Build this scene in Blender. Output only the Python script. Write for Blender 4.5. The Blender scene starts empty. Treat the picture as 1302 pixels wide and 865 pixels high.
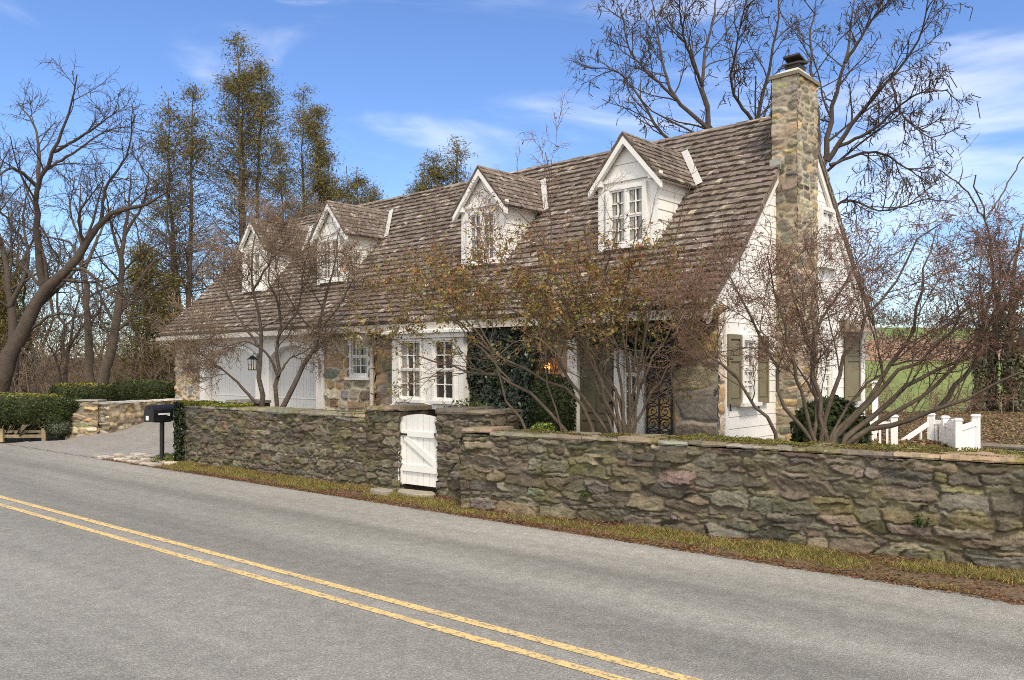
import bpy, math, random
import numpy as np
from mathutils import Vector

scene = bpy.context.scene
COL = scene.collection
R = math.radians
PI = math.pi
rs = np.random.RandomState
H = 1.95
FPX, CXP, HYP = 1040.0, 651.0, 465.0     # focal length, centre column and horizon row of the photograph, in its pixels


def P(px, py, Y):
    return np.array([(px - CXP) / FPX * Y, Y, H + (HYP - py) / FPX * Y])


# ------------------------------------------------------------------ mesh collecting
class MB:
    def __init__(s):
        s.v, s.f, s.c, s.n, s.m = [], [], [], 0, []

    def add(s, V, F, c=None, mi=0):
        V = np.asarray(V, float).reshape(-1, 3)
        F = np.asarray(F, int)
        s.v.append(V)
        s.f.append(F + s.n)
        s.m.append(np.full(len(F), mi, int))
        if c is None:
            c = (1, 1, 1)
        c = np.asarray(c, float)
        if c.ndim == 1:
            c = np.tile(c[:3], (len(V), 1))
        s.c.append(c[:, :3])
        s.n += len(V)
        return s

    def box(s, a, b, c=None, f=None, mi=0):
        x0, y0, z0 = a
        x1, y1, z1 = b
        V = np.array([[x0, y0, z0], [x1, y0, z0], [x1, y1, z0], [x0, y1, z0],
                      [x0, y0, z1], [x1, y0, z1], [x1, y1, z1], [x0, y1, z1]], float)
        if f:
            V = np.array([f(*p) for p in V])
        return s.add(V, BOXF, c, mi)

    def hexa(s, V8, c=None, mi=0):
        return s.add(V8, BOXF, c, mi)

    def prism(s, poly, f0, f1, c=None, mi=0):
        """closed outline (list of 2-D points) mapped by f0 and f1 to two 3-D outlines"""
        n = len(poly)
        A = [f0(*p) for p in poly]
        B = [f1(*p) for p in poly]
        s.add(A + B, [[i, (i + 1) % n, n + (i + 1) % n, n + i] for i in range(n)], c, mi)
        s.add(A, [list(range(n))[::-1]], c, mi)
        s.add(B, [list(range(n))], c, mi)
        return s

    def tube(s, pts, rad, n=8, c=None, mi=0, caps=True):
        pts = np.asarray(pts, float)
        rad = np.broadcast_to(np.asarray(rad, float), (len(pts),))
        V, F = tubes(pts[None], rad[None], n)
        s.add(V, F, c, mi)
        if caps:
            s.add(V[:n], [list(range(n))[::-1]], c, mi)
            s.add(V[-n:], [list(range(n))], c, mi)
        return s

    def build(s, name, mats, parent=None, smooth=False):
        me = bpy.data.meshes.new(name)
        V = np.concatenate(s.v)
        C = np.concatenate(s.c)
        nl = [f.shape[1] for f in s.f]
        loops = np.concatenate([f.ravel() for f in s.f]).astype(np.int32)
        tot = np.concatenate([np.full(len(f), k, np.int32) for f, k in zip(s.f, nl)])
        st = np.concatenate([[0], np.cumsum(tot)[:-1]]).astype(np.int32)
        me.vertices.add(len(V))
        me.vertices.foreach_set('co', V.astype(np.float32).ravel())
        me.loops.add(len(loops))
        me.loops.foreach_set('vertex_index', loops)
        me.polygons.add(len(tot))
        me.polygons.foreach_set('loop_start', st)
        me.polygons.foreach_set('loop_total', tot)
        if not isinstance(mats, (list, tuple)):
            mats = [mats]
        for m in mats:
            me.materials.append(m)
        if len(mats) > 1:
            me.polygons.foreach_set('material_index', np.concatenate(s.m).astype(np.int32))
        me.polygons.foreach_set('use_smooth', np.full(len(tot), bool(smooth)))
        at = me.attributes.new('Col', 'FLOAT_COLOR', 'POINT')
        at.data.foreach_set('color', np.hstack([C, np.ones((len(C), 1))]).astype(np.float32).ravel())
        me.update()
        me.validate()
        o = bpy.data.objects.new(name, me)
        COL.objects.link(o)
        if parent is not None:
            o.parent = parent
        return o


BOXF = [[0, 3, 2, 1], [4, 5, 6, 7], [0, 1, 5, 4], [1, 2, 6, 5], [2, 3, 7, 6], [3, 0, 4, 7]]


def norm(a):
    return a / np.maximum(np.linalg.norm(a, axis=-1, keepdims=True), 1e-9)


def tubes(Pn, Rn, n):
    """Pn (N,S,3) polylines with radii (N,S) -> vertices, quad faces"""
    N, S, _ = Pn.shape
    T = norm(np.gradient(Pn, axis=1)) if S > 2 else norm(np.repeat(Pn[:, 1:] - Pn[:, :1], 2, axis=1))
    ref = np.array([0.31, 0.22, 0.11])
    ref = np.where((np.abs(T[..., 2:3]) > .75), np.array([1.0, .15, 0]), np.array([.12, .05, 1.0]))
    # one reference per polyline so that rings do not twist
    ref = np.repeat(ref[:, S // 2:S // 2 + 1], S, axis=1)
    A = norm(np.cross(T, ref))
    B = np.cross(T, A)
    a = np.arange(n) * 2 * PI / n
    V = Pn[:, :, None] + Rn[:, :, None, None] * (np.cos(a)[:, None] * A[:, :, None] + np.sin(a)[:, None] * B[:, :, None])
    i = np.arange(N)[:, None, None] * S * n + np.arange(S - 1)[:, None] * n
    k = np.arange(n)
    k2 = (k + 1) % n
    F = np.stack([i + k, i + k2, i + n + k2, i + n + k], -1).reshape(-1, 4)
    return V.reshape(-1, 3), F


def diamonds(rng, C, ln, wd, col, nrm=None, flat=0.0, fold=0.0):
    """leaf-like diamonds at C; lengths ln, widths wd, colours col (N,3)"""
    N = len(C)
    d = norm(rng.normal(size=(N, 3)))
    if nrm is not None:
        d = norm(d - (d * nrm).sum(1, keepdims=True) * nrm * flat)
        w = norm(np.cross(nrm + rng.normal(size=(N, 3)) * .45, d))
    else:
        w = norm(np.cross(rng.normal(size=(N, 3)), d))
    ln = np.broadcast_to(np.asarray(ln, float), (N,))[:, None]
    wd = np.broadcast_to(np.asarray(wd, float), (N,))[:, None]
    V = np.stack([C - d * ln * .5, C + w * wd * .5, C + d * ln * .5, C - w * wd * .5], 1)
    F = np.arange(N * 4).reshape(N, 4)
    return V.reshape(-1, 3), F, np.repeat(col, 4, 0)


def pick(rng, pal, n, jit=.15):
    pal = np.asarray(pal, float)
    c = pal[rng.randint(len(pal), size=n)]
    return np.clip(c * (1 + rng.normal(size=(n, 1)) * jit) * (1 + rng.normal(size=(n, 3)) * jit * .25), .003, 1)


# value noise in numpy
def vnoise(seed, x, y, octs=3, z=None):
    out = np.zeros(np.broadcast(x, y).shape)
    amp, tot = 1.0, 0
    for o in range(octs):
        g = rs(seed + o * 17).rand(257, 257)
        xi, yi = np.floor(x).astype(int), np.floor(y).astype(int)
        fx, fy = x - xi, y - yi
        fx, fy = fx * fx * (3 - 2 * fx), fy * fy * (3 - 2 * fy)
        a, b = xi % 256, yi % 256
        out = out + amp * ((g[a, b] * (1 - fx) + g[a + 1, b] * fx) * (1 - fy) + (g[a, b + 1] * (1 - fx) + g[a + 1, b + 1] * fx) * fy)
        tot += amp
        amp *= .5
        x, y = x * 2.03 + 11.3, y * 2.03 + 5.7
    return out / tot


def sstep(a, b, x):
    t = np.clip((x - a) / (b - a), 0, 1)
    return t * t * (3 - 2 * t)


# ------------------------------------------------------------------ objects
def tag(o, label=None, cat=None, group=None, kind=None):
    if label: o['label'] = label
    if cat: o['category'] = cat
    if group: o['group'] = group
    if kind: o['kind'] = kind
    return o


def thing(name, label, cat, loc=(0, 0, 0), rz=0.0, group=None):
    o = bpy.data.objects.new(name, None)
    o.empty_display_size = .2
    COL.objects.link(o)
    o.location = loc
    o.rotation_euler = (0, 0, rz)
    return tag(o, label, cat, group)


def copy_tree(o, parent=None):
    c = o.copy()
    COL.objects.link(c)
    c.parent = parent
    for ch in list(o.children):
        copy_tree(ch, c)
    return c


# ------------------------------------------------------------------ materials
def mat(name, col=None, rough=.85, var=(), bump=None, over=(), spec=.3, metal=0.0, coat=0.0, trans=0.0, vec=None):
    """col None: base colour from the 'Col' attribute. var: [(scale, amount, detail)] brightness noise.
    over: [(colour, scale, lo, hi, strength)] patches of another colour. bump: (scale, distance)"""
    m = bpy.data.materials.new(name)
    m.use_nodes = True
    nt = m.node_tree
    N, L = nt.nodes, nt.links
    b = N['Principled BSDF']
    b.inputs['Roughness'].default_value = rough
    b.inputs['Specular IOR Level'].default_value = spec
    b.inputs['Metallic'].default_value = metal
    b.inputs['Coat Weight'].default_value = coat
    b.inputs['Coat Roughness'].default_value = .05
    tc = N.new('ShaderNodeTexCoord')
    src = tc.outputs['Object']
    if vec:
        mp = N.new('ShaderNodeMapping')
        mp.inputs['Scale'].default_value = vec
        L.new(src, mp.inputs['Vector'])
        src = mp.outputs['Vector']

    def noise(scale, detail=4):
        n = N.new('ShaderNodeTexNoise')
        n.inputs['Scale'].default_value = scale
        n.inputs['Detail'].default_value = detail
        n.inputs['Roughness'].default_value = .6
        L.new(src, n.inputs['Vector'])
        return n.outputs['Fac']

    if col is None:
        a = N.new('ShaderNodeAttribute')
        a.attribute_name = 'Col'
        cur = a.outputs['Color']
    else:
        r = N.new('ShaderNodeRGB')
        r.outputs[0].default_value = (*col, 1)
        cur = r.outputs[0]
    for (c2, sc, lo, hi, stg) in over:
        mr = N.new('ShaderNodeMapRange')
        mr.interpolation_type = 'SMOOTHSTEP'
        mr.inputs[1].default_value, mr.inputs[2].default_value = lo, hi
        mr.inputs[3].default_value, mr.inputs[4].default_value = 0, stg
        L.new(noise(sc, 6), mr.inputs[0])
        mx = N.new('ShaderNodeMix')
        mx.data_type = 'RGBA'
        L.new(mr.outputs[0], mx.inputs[0])
        L.new(cur, mx.inputs[6])
        mx.inputs[7].default_value = (*c2, 1)
        cur = mx.outputs[2]
    for (sc, amt, det) in var:
        mr = N.new('ShaderNodeMapRange')
        mr.inputs[1].default_value, mr.inputs[2].default_value = .25, .75
        mr.inputs[3].default_value, mr.inputs[4].default_value = 1 - amt, 1 + amt
        L.new(noise(sc, det), mr.inputs[0])
        vm = N.new('ShaderNodeVectorMath')
        vm.operation = 'SCALE'
        L.new(cur, vm.inputs[0])
        L.new(mr.outputs[0], vm.inputs['Scale'])
        cur = vm.outputs[0]
    L.new(cur, b.inputs['Base Color'])
    if bump:
        bp = N.new('ShaderNodeBump')
        bp.inputs['Strength'].default_value = 1.0
        bp.inputs['Distance'].default_value = bump[1]
        L.new(noise(bump[0], 5), bp.inputs['Height'])
        L.new(bp.outputs[0], b.inputs['Normal'])
    if trans:
        # thin leaves let light through
        tr = N.new('ShaderNodeBsdfTranslucent')
        L.new(cur, tr.inputs['Color'])
        ms = N.new('ShaderNodeMixShader')
        ms.inputs[0].default_value = trans
        out = N['Material Output']
        L.new(b.outputs[0], ms.inputs[1])
        L.new(tr.outputs[0], ms.inputs[2])
        L.new(ms.outputs[0], out.inputs['Surface'])
    return m


M = {}
M['white'] = mat('white_paint', (.72, .71, .675), .55, var=[(3, .05, 5), (40, .03, 3)], over=[((.50, .47, .41), 5, .60, .80, .35)], bump=(60, .0015))
M['siding'] = mat('white_clapboard_paint', (.76, .75, .725), .6, var=[(2, .05, 5)], over=[((.52, .50, .45), 2.2, .60, .85, .40)], bump=(45, .0006))
M['garage_white'] = mat('garage_trim_paint', (.64, .63, .61), .5, var=[(2, .05, 4)], over=[((.5, .48, .44), 3, .6, .85, .3)])
M['garage_panel'] = mat('garage_panel_paint', (.53, .525, .51), .5, var=[(2, .05, 4)], over=[((.4, .38, .34), 3, .6, .85, .3)])
M['olive'] = mat('olive_paint', (.185, .160, .098), .6, var=[(5, .12, 4)], bump=(50, .001))
M['door_olive'] = mat('dark_olive_door_paint', (.125, .112, .075), .55, var=[(5, .12, 4)], bump=(50, .001))
M['iron'] = mat('black_wrought_iron', (.012, .012, .013), .45, var=[(20, .3, 3)], spec=.5)
M['black'] = mat('black_enamel', (.010, .010, .012), .35, var=[(12, .3, 3)], spec=.5)
M['sticker'] = mat('white_sticker', (.72, .72, .70), .5)
M['glass'] = mat('window_glass', None, .08, spec=.7, coat=.6)
M['flash'] = mat('pale_lead_flashing', (.50, .49, .46), .5, var=[(8, .15, 4)])
M['old_lead'] = mat('weathered_lead', (.30, .31, .28), .6, var=[(9, .2, 4)])
M['gutter'] = mat('gutter_paint', (.55, .51, .45), .5, var=[(4, .1, 4)])
M['rake'] = mat('roof_edge_wood', (.16, .13, .10), .8, var=[(6, .2, 4)])
M['shake'] = mat('cedar_shakes', None, .85, var=[(14, .30, 6), (1.0, .16, 3)], over=[((.50, .45, .39), 7, .55, .70, .60)], bump=(60, .008), vec=(.35, 1, 1))
M['house_stone'] = mat('fieldstone_masonry', None, .9, var=[(9, .22, 6), (50, .16, 4)], over=[((.36, .34, .28), 5, .60, .80, .4)], bump=(60, .008))
M['wall_stone'] = mat('old_mossy_rubble', None, .95, var=[(7, .30, 6), (45, .28, 5)],
                      over=[((.108, .098, .034), 1.6, .52, .70, .55), ((.30, .28, .22), 6.5, .64, .80, .28), ((.05, .046, .032), 3.3, .60, .78, .6)], bump=(38, .014))
M['cap_stone'] = mat('mossy_coping_slabs', None, .95, var=[(8, .25, 6), (40, .2, 4)],
                     over=[((.15, .135, .035), 2.6, .50, .64, .75), ((.42, .40, .35), 7, .62, .75, .6)], bump=(35, .012))
M['slab'] = mat('pale_flagstone', None, .9, var=[(8, .2, 5), (50, .15, 4)], bump=(40, .006))
M['bark'] = mat('grey_brown_bark', (.110, .086, .065), .95, var=[(6, .3, 5), (30, .3, 4)], bump=(25, .02))
M['bark_dark'] = mat('dark_bark', (.075, .058, .046), .95, var=[(6, .3, 5), (30, .3, 4)], bump=(25, .015))
M['bark_warm'] = mat('reddish_brown_twigs', (.190, .120, .090), .9, var=[(5, .3, 4)])
M['bark_shrub'] = mat('shrub_bark', (.105, .082, .060), .9, var=[(6, .35, 5), (30, .25, 4)], bump=(40, .006))
M['bark_shrub2'] = mat('dry_brown_stems', (.20, .145, .10), .9, var=[(2, .3, 4)])
M['leaf'] = mat('leaves', None, .6, var=[(3, .2, 4)], trans=.3, spec=.25)
M['ivy'] = mat('ivy_leaves', None, .38, var=[(3, .2, 4)], spec=.5)
M['needle'] = mat('needles', None, .7, var=[(.8, .25, 4)], trans=.25, spec=.2)
M['ground'] = mat('leaf_litter_ground', (.135, .095, .058), .95, var=[(1.2, .3, 6), (18, .35, 5)],
                  over=[((.095, .10, .03), .5, .50, .66, .8), ((.20, .13, .075), 6, .55, .7, .6)], bump=(20, .03))
M['green_field'] = mat('winter_wheat', (.165, .205, .040), .9, var=[(.15, .22, 5), (1.2, .25, 5), (5, .2, 4)], over=[((.27, .26, .08), .35, .54, .70, .6)])
M['plough'] = mat('ploughed_soil', (.31, .19, .105), .95, var=[(.1, .15, 4), (3, .2, 4)], over=[((.26, .17, .08), .5, .5, .7, .5)], vec=(1, 6, 1))
M['far_field'] = mat('far_pasture', (.14, .20, .04), .95, var=[(.05, .25, 4)], over=[((.27, .18, .09), .03, .5, .6, .7)])
M['timber'] = mat('pale_split_timber', (.38, .31, .19), .8, var=[(8, .25, 5)], bump=(30, .004), vec=(.3, 1, 1))
M['vinyl'] = mat('white_vinyl', (.82, .82, .81), .4, var=[(4, .04, 3)])
M['slate'] = mat('dark_slate', (.05, .045, .04), .7, var=[(9, .3, 4)])
M['candle'] = mat('candle', (.8, .6, .3))
M['soil'] = mat('soil', (.06, .045, .03), .95)


def emit(name, col, st):
    m = bpy.data.materials.new(name)
    m.use_nodes = True
    b = m.node_tree.nodes['Principled BSDF']
    b.inputs['Base Color'].default_value = (.1, .05, .02, 1)
    b.inputs['Emission Color'].default_value = (*col, 1)
    b.inputs['Emission Strength'].default_value = st
    return m


M['flame'] = emit('flame_glow', (1, .33, .06), 6.0)


def road_material(name, base, lanes=True):
    m = bpy.data.materials.new(name)
    m.use_nodes = True
    nt = m.node_tree
    N, L = nt.nodes, nt.links
    b = N['Principled BSDF']
    b.inputs['Roughness'].default_value = .85
    b.inputs['Specular IOR Level'].default_value = .25
    tc = N.new('ShaderNodeTexCoord')
    src = tc.outputs['Object']

    def noise(scale, det, vec=None, rough=.6):
        n = N.new('ShaderNodeTexNoise')
        n.inputs['Scale'].default_value = scale
        n.inputs['Detail'].default_value = det
        n.inputs['Roughness'].default_value = rough
        if vec:
            mp = N.new('ShaderNodeMapping')
            mp.inputs['Scale'].default_value = vec
            L.new(src, mp.inputs['Vector'])
            L.new(mp.outputs[0], n.inputs['Vector'])
        else:
            L.new(src, n.inputs['Vector'])
        return n.outputs['Fac']

    def scale_by(cur, fac, lo, hi, a, c):
        mr = N.new('ShaderNodeMapRange')
        mr.inputs[1].default_value, mr.inputs[2].default_value = lo, hi
        mr.inputs[3].default_value, mr.inputs[4].default_value = a, c
        L.new(fac, mr.inputs[0])
        vm = N.new('ShaderNodeVectorMath')
        vm.operation = 'SCALE'
        L.new(cur, vm.inputs[0])
        L.new(mr.outputs[0], vm.inputs['Scale'])
        return vm.outputs[0]

    rgb = N.new('ShaderNodeRGB')
    rgb.outputs[0].default_value = (*base, 1)
    cur = rgb.outputs[0]
    vo = N.new('ShaderNodeTexVoronoi')
    vo.inputs['Scale'].default_value = 120
    L.new(src, vo.inputs['Vector'])
    sx = N.new('ShaderNodeSeparateColor')
    L.new(vo.outputs['Color'], sx.inputs[0])
    # single stones of the aggregate: from dark to pale
    pw = N.new('ShaderNodeMath')
    pw.operation = 'POWER'
    L.new(sx.outputs[0], pw.inputs[0])
    pw.inputs[1].default_value = 2.2
    cur = scale_by(cur, pw.outputs[0], 0, 1, .84, 1.38)
    cur = scale_by(cur, noise(45, 4), .3, .7, .82, 1.18)
    cur = scale_by(cur, noise(7, 5), .3, .7, .86, 1.14)
    cur = scale_by(cur, noise(.55, 4, (.25, 1, 1)), .3, .7, .84, 1.16)
    if lanes:
        cur = scale_by(cur, noise(1.0, 2, (.012, 1, 1)), .36, .64, .78, 1.20)
    # tar stains
    cur = scale_by(cur, noise(1.7, 6, (.5, 1, 1)), .66, .76, 1, .78)
    L.new(cur, b.inputs['Base Color'])
    bp = N.new('ShaderNodeBump')
    bp.inputs['Distance'].default_value = .006
    L.new(vo.outputs['Distance'], bp.inputs['Height'])
    L.new(bp.outputs[0], b.inputs['Normal'])
    return m


M['asphalt'] = road_material('weathered_asphalt', (.240, .231, .206))
M['drive'] = road_material('driveway_asphalt', (.250, .236, .216), False)
M['line'] = mat('worn_yellow_paint', (.62, .45, .19), .75, var=[(6, .15, 5), (60, .25, 4)], over=[((.20, .18, .15), 22, .50, .62, .85), ((.24, .22, .18), 2.2, .52, .75, .75)])

# ------------------------------------------------------------------ terrain
RD = np.array([.776, -.631])          # along the road, to the right
RN = np.array([.631, .776])           # from the road to the house
RO = np.array([-7.5, 16.2])           # a point on the near edge of the verge
UX, UY = np.array([.7385, -.6743]), np.array([.6743, .7385])   # house axes
C0 = np.array([3.024, 12.0])


def tz(x, y):
    x, y = np.asarray(x, float), np.asarray(y, float)
    s = (x - RO[0]) * RN[0] + (y - RO[1]) * RN[1]
    z = .05 * sstep(.12, .55, s) + .10 * sstep(.7, 1.6, s) + .40 * sstep(1.2, 4.2, s)
    xl = (x - C0[0]) * UX[0] + (y - C0[1]) * UX[1]
    drop = np.maximum(sstep(.6, 4.5, xl) * sstep(1.5, 5, s), np.maximum(sstep(7.2, 10, x) * sstep(13, 17, y), sstep(22, 28, y) * sstep(3, 8, x)))
    z = z - .5 * drop
    far = np.interp(y, [42, 75, 120, 220, 400, 700], [0, .75, 2.6, 8.6, 20.5, 21])
    right = sstep(-40, 15, x)
    z = z + far * (.25 + .75 * right)
    z = z - .12 * sstep(-.1, -.6, s) * 0
    return z


def patch(name, x0, x1, y0, y1, nx, ny, m, dz=0.0, bumps=0.0, seed=3, xs=None, ys=None, sub=None):
    xs = np.linspace(x0, x1, nx) if xs is None else np.asarray(xs)
    ys = np.linspace(y0, y1, ny) if ys is None else np.asarray(ys)
    X, Y = np.meshgrid(xs, ys)
    Z = tz(X, Y) + dz
    if name == 'ground':
        t_, s_ = (X - RO[0]) * RD[0] + (Y - RO[1]) * RD[1], (X - RO[0]) * RN[0] + (Y - RO[1]) * RN[1]
        Z = Z - .05 * sstep(-.2, -.9, t_) * sstep(-9.5, -8.6, t_) * sstep(-.6, -.2, s_) * sstep(9, 7, s_)
        Z = Z - 2.5 * sstep(34.6, 40, Y) * sstep(4.8, 8, X)
    if bumps:
        s = (X - RO[0]) * RN[0] + (Y - RO[1]) * RN[1]
        Z = Z + bumps * (vnoise(seed, X * .8 + 300, Y * .8 + 300, 4) - .5) * sstep(.5, 1.6, s)
    n, k = len(xs), len(ys)
    i = np.arange(k - 1)[:, None] * n + np.arange(n - 1)
    F = np.stack([i, i + 1, i + n + 1, i + n], -1).reshape(-1, 4)
    b = MB().add(np.stack([X, Y, Z], -1).reshape(-1, 3), F)
    return tag(b.build(name, m, smooth=True), kind='structure')


def spaced(a, b, near, far, c):
    """coordinates from a to b, step near at c growing with distance"""
    out = [c]
    while out[-1] < b:
        out.append(out[-1] + near + abs(out[-1] - c) * far)
    lo = [c]
    while lo[-1] > a:
        lo.append(lo[-1] - near - abs(lo[-1] - c) * far)
    return np.array(lo[:0:-1] + out)


patch('ground', 0, 0, 0, 0, 0, 0, M['ground'], -.006, .05, xs=spaced(-600, 600, .3, .06, 0), ys=spaced(-60, 900, .3, .05, 13))
patch('green_field', 5, 260, 33, 118, 60, 60, M['green_field'], .03)
patch('ploughed_field', 4, 320, 118.2, 222, 60, 40, M['plough'], .10)
patch('far_field', 4, 520, 222.4, 395, 60, 30, M['far_field'], .14)

# road
road_ang = math.atan2(RD[1], RD[0])


def road_xy(t, s):
    p = RO + RD * t + RN * s
    return p


def strip(name, t0, t1, s0, s1, z, m, nt=2, ragged=0.0, seed=1):
    b = MB()
    ts = np.linspace(t0, t1, nt)
    r0 = (vnoise(seed, ts * 1.3 + 50, ts * 0 + 3, 4) - .5) * ragged
    r1 = (vnoise(seed + 5, ts * 1.3 + 50, ts * 0 + 9, 4) - .5) * ragged
    V = [[t, s0 + a, 0] for t, a in zip(ts, r0)] + [[t, s1 + a, 0] for t, a in zip(ts, r1)]
    F = [[i, i + 1, nt + i + 1, nt + i] for i in range(nt - 1)]
    b.add(V, F)
    o = b.build(name, m)
    o.location = (RO[0], RO[1], z)
    o.rotation_euler = (0, 0, road_ang)
    return tag(o, kind='structure')


strip('road', -90, 60, -6.6, 0.0, .004, M['asphalt'], 700, .10)
# double yellow line: distances found on the road plane
for dd, nm in ((0, 'road_marking'), (1, 'road_marking')):
    s_line = -3.22 - dd * .265
    strip(nm, -90, 60, s_line - .045, s_line + .045, .008, M['line'], 900, .014, 21 + dd * 3)

# driveway: a sheet that follows the rise to the garage
def poly_sheet(name, poly, m, dz, step=.25):
    poly = np.array(poly)
    x0, y0 = poly.min(0)
    x1, y1 = poly.max(0)
    xs, ys = np.arange(x0, x1 + step, step), np.arange(y0, y1 + step, step)
    X, Y = np.meshgrid(xs, ys)
    # inside test
    ins = np.zeros(X.shape, bool)
    n = len(poly)
    for i in range(n):
        xa, ya = poly[i]
        xb, yb = poly[(i + 1) % n]
        c = ((ya > Y) != (yb > Y)) & (X < (xb - xa) * (Y - ya) / (yb - ya + 1e-12) + xa)
        ins ^= c
    nx = len(xs)
    i = np.arange(len(ys) - 1)[:, None] * nx + np.arange(nx - 1)
    k = ins[:-1, :-1] & ins[1:, 1:] & ins[1:, :-1] & ins[:-1, 1:]
    F = np.stack([i, i + 1, i + nx + 1, i + nx], -1)[k]
    s_ = (X - RO[0]) * RN[0] + (Y - RO[1]) * RN[1]
    V = np.stack([X, Y, tz(X, Y) + .008 + (dz - .008) * sstep(-.1, 1.0, s_)], -1).reshape(-1, 3)
    return tag(MB().add(V, F).build(name, m, smooth=True), kind='structure')


def hw(x, y):
    """house coordinates -> world xy"""
    return C0 + UX * x + UY * y


dpoly = [tuple(road_xy(-9.2, -.12)), tuple(road_xy(-5.2, -.12)), tuple(road_xy(-1.9, -.12)), tuple(road_xy(-.4, .42)), tuple(road_xy(.4, .75)), (-7.05, 17.2), tuple(hw(-11.0, -.03)),
         tuple(hw(-17.35, -.03)), tuple(hw(-17.6, -.6)), (-11.2, 20.4), (-13.0, 20.6)]
poly_sheet('driveway', dpoly, M['drive'], .030, .12)

# ------------------------------------------------------------------ masonry
def masonry(seed, W, Hh, res, sw, sh, depth, pal, mortar, mort_w=.012, var=.5, holes=(), p=3.0, rough=.010, warp=.03, bevel=.03, tilt=.12, strat=.005):
    """height field of irregular stones over a W x Hh face: returns u, v, out, colour, faces"""
    rng = rs(seed)
    u = np.linspace(0, W, max(2, int(round(W / res)) + 1))
    v = np.linspace(0, Hh, max(2, int(round(Hh / res)) + 1))
    U, V = np.meshgrid(u, v)
    # seeds in uneven rows
    seeds = []
    z = -sh * .4
    while z < Hh + sh:
        rh = sh * (1 + var * (rng.rand() * 1.5 - .6))
        x = -sw * rng.rand()
        while x < W + sw:
            rw = sw * (1 + var * (rng.rand() * 2.2 - .9)) * (.6 + .4 * rh / sh)
            big = 1.0 + (.7 * rng.rand() if rng.rand() < .16 else 0)
            seeds.append((x + rw / 2, z + rh / 2 + rng.normal() * rh * .22, max(rw * .5 * big, .03), max(rh * .5 * big * rng.uniform(.85, 1.2), .022)))
            x += rw
        z += rh
    S = np.array(seeds, np.float32)
    n = len(S)
    wu = (vnoise(seed + 1, U / (sw * .45) + 40, V / (sh * .7) + 40, 3) - .5) * warp * 2
    wv = (vnoise(seed + 2, U / (sw * .45) + 90, V / (sh * .7) + 10, 3) - .5) * warp * 1.4
    X, Y = (U + wu).ravel().astype(np.float32), (V + wv).ravel().astype(np.float32)
    idx = np.zeros(len(X), int)
    bd = np.zeros(len(X), np.float32)
    order = np.argsort(X, kind='stable')
    for k in range(0, len(X), 3000):
        q = order[k:k + 3000]
        lo, hi = X[q].min() - sw * 3, X[q].max() + sw * 3
        near = np.nonzero((S[:, 0] > lo) & (S[:, 0] < hi))[0]
        s = S[near]
        d = (np.abs((X[q, None] - s[:, 0]) / s[:, 2]) ** p + np.abs((Y[q, None] - s[:, 1]) / s[:, 3]) ** p) ** (1 / p)
        two = np.argpartition(d, 1, axis=1)[:, :2]
        r = np.arange(len(q))
        d0, d1 = d[r, two[:, 0]], d[r, two[:, 1]]
        sw_ = d0 > d1
        a = np.where(sw_, two[:, 1], two[:, 0])
        idx[q] = near[a]
        bd[q] = np.abs(d1 - d0) * .5 * np.minimum(s[a, 3], s[a, 2])
    off = rng.normal(size=n) * depth * .38
    tx, ty = rng.normal(size=n) * tilt, rng.normal(size=n) * tilt
    prof = sstep(mort_w * .5, mort_w + bevel, bd)
    hgt = prof * (depth + off[idx] + tx[idx] * (X - S[idx, 0]) * .5 + ty[idx] * (Y - S[idx, 1]))
    nz = vnoise(seed + 3, U / .045, V / .03, 4).ravel() - .5
    hgt = hgt + nz * rough * 2 * (.4 + .6 * prof)
    an = rng.normal(size=n) * .30
    du, dv = X - S[idx, 0], Y - S[idx, 1]
    ca, sa = np.cos(an)[idx], np.sin(an)[idx]
    st = vnoise(seed + 7, (du * ca + dv * sa) / .16 + (idx * 3.7) % 91 + 9, (dv * ca - du * sa) / .022 + (idx * 1.9) % 83 + 9, 3) - .5
    hgt = hgt + prof * st * strat * 2
    base = pick(rng, pal, n, .2)[idx] * (1 + st[:, None] * 1.1 * min(1, strat / .012))
    nc = vnoise(seed + 4, U / .10, V / .07, 4).ravel()[:, None]
    base = base * (.72 + .56 * nc)
    mcol = np.asarray(mortar) * (.75 + .5 * nc)
    k = sstep(mort_w * .5, mort_w * 1.3, bd)[:, None]
    col = base * k + mcol * (1 - k)
    nu = len(u)
    i = np.arange(len(v) - 1)[:, None] * nu + np.arange(nu - 1)
    F = np.stack([i, i + 1, i + nu + 1, i + nu], -1)
    if len(holes):
        uc, vc = (u[:-1] + u[1:]) / 2, (v[:-1] + v[1:]) / 2
        keep = np.ones(F.shape[:2], bool)
        for (a0, a1, b0, b1) in holes:
            keep &= ~(((uc > a0) & (uc < a1))[None, :] & ((vc > b0) & (vc < b1))[:, None])
        F = F[keep]
    return U.ravel(), V.ravel(), hgt, col, F.reshape(-1, 4)


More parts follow.
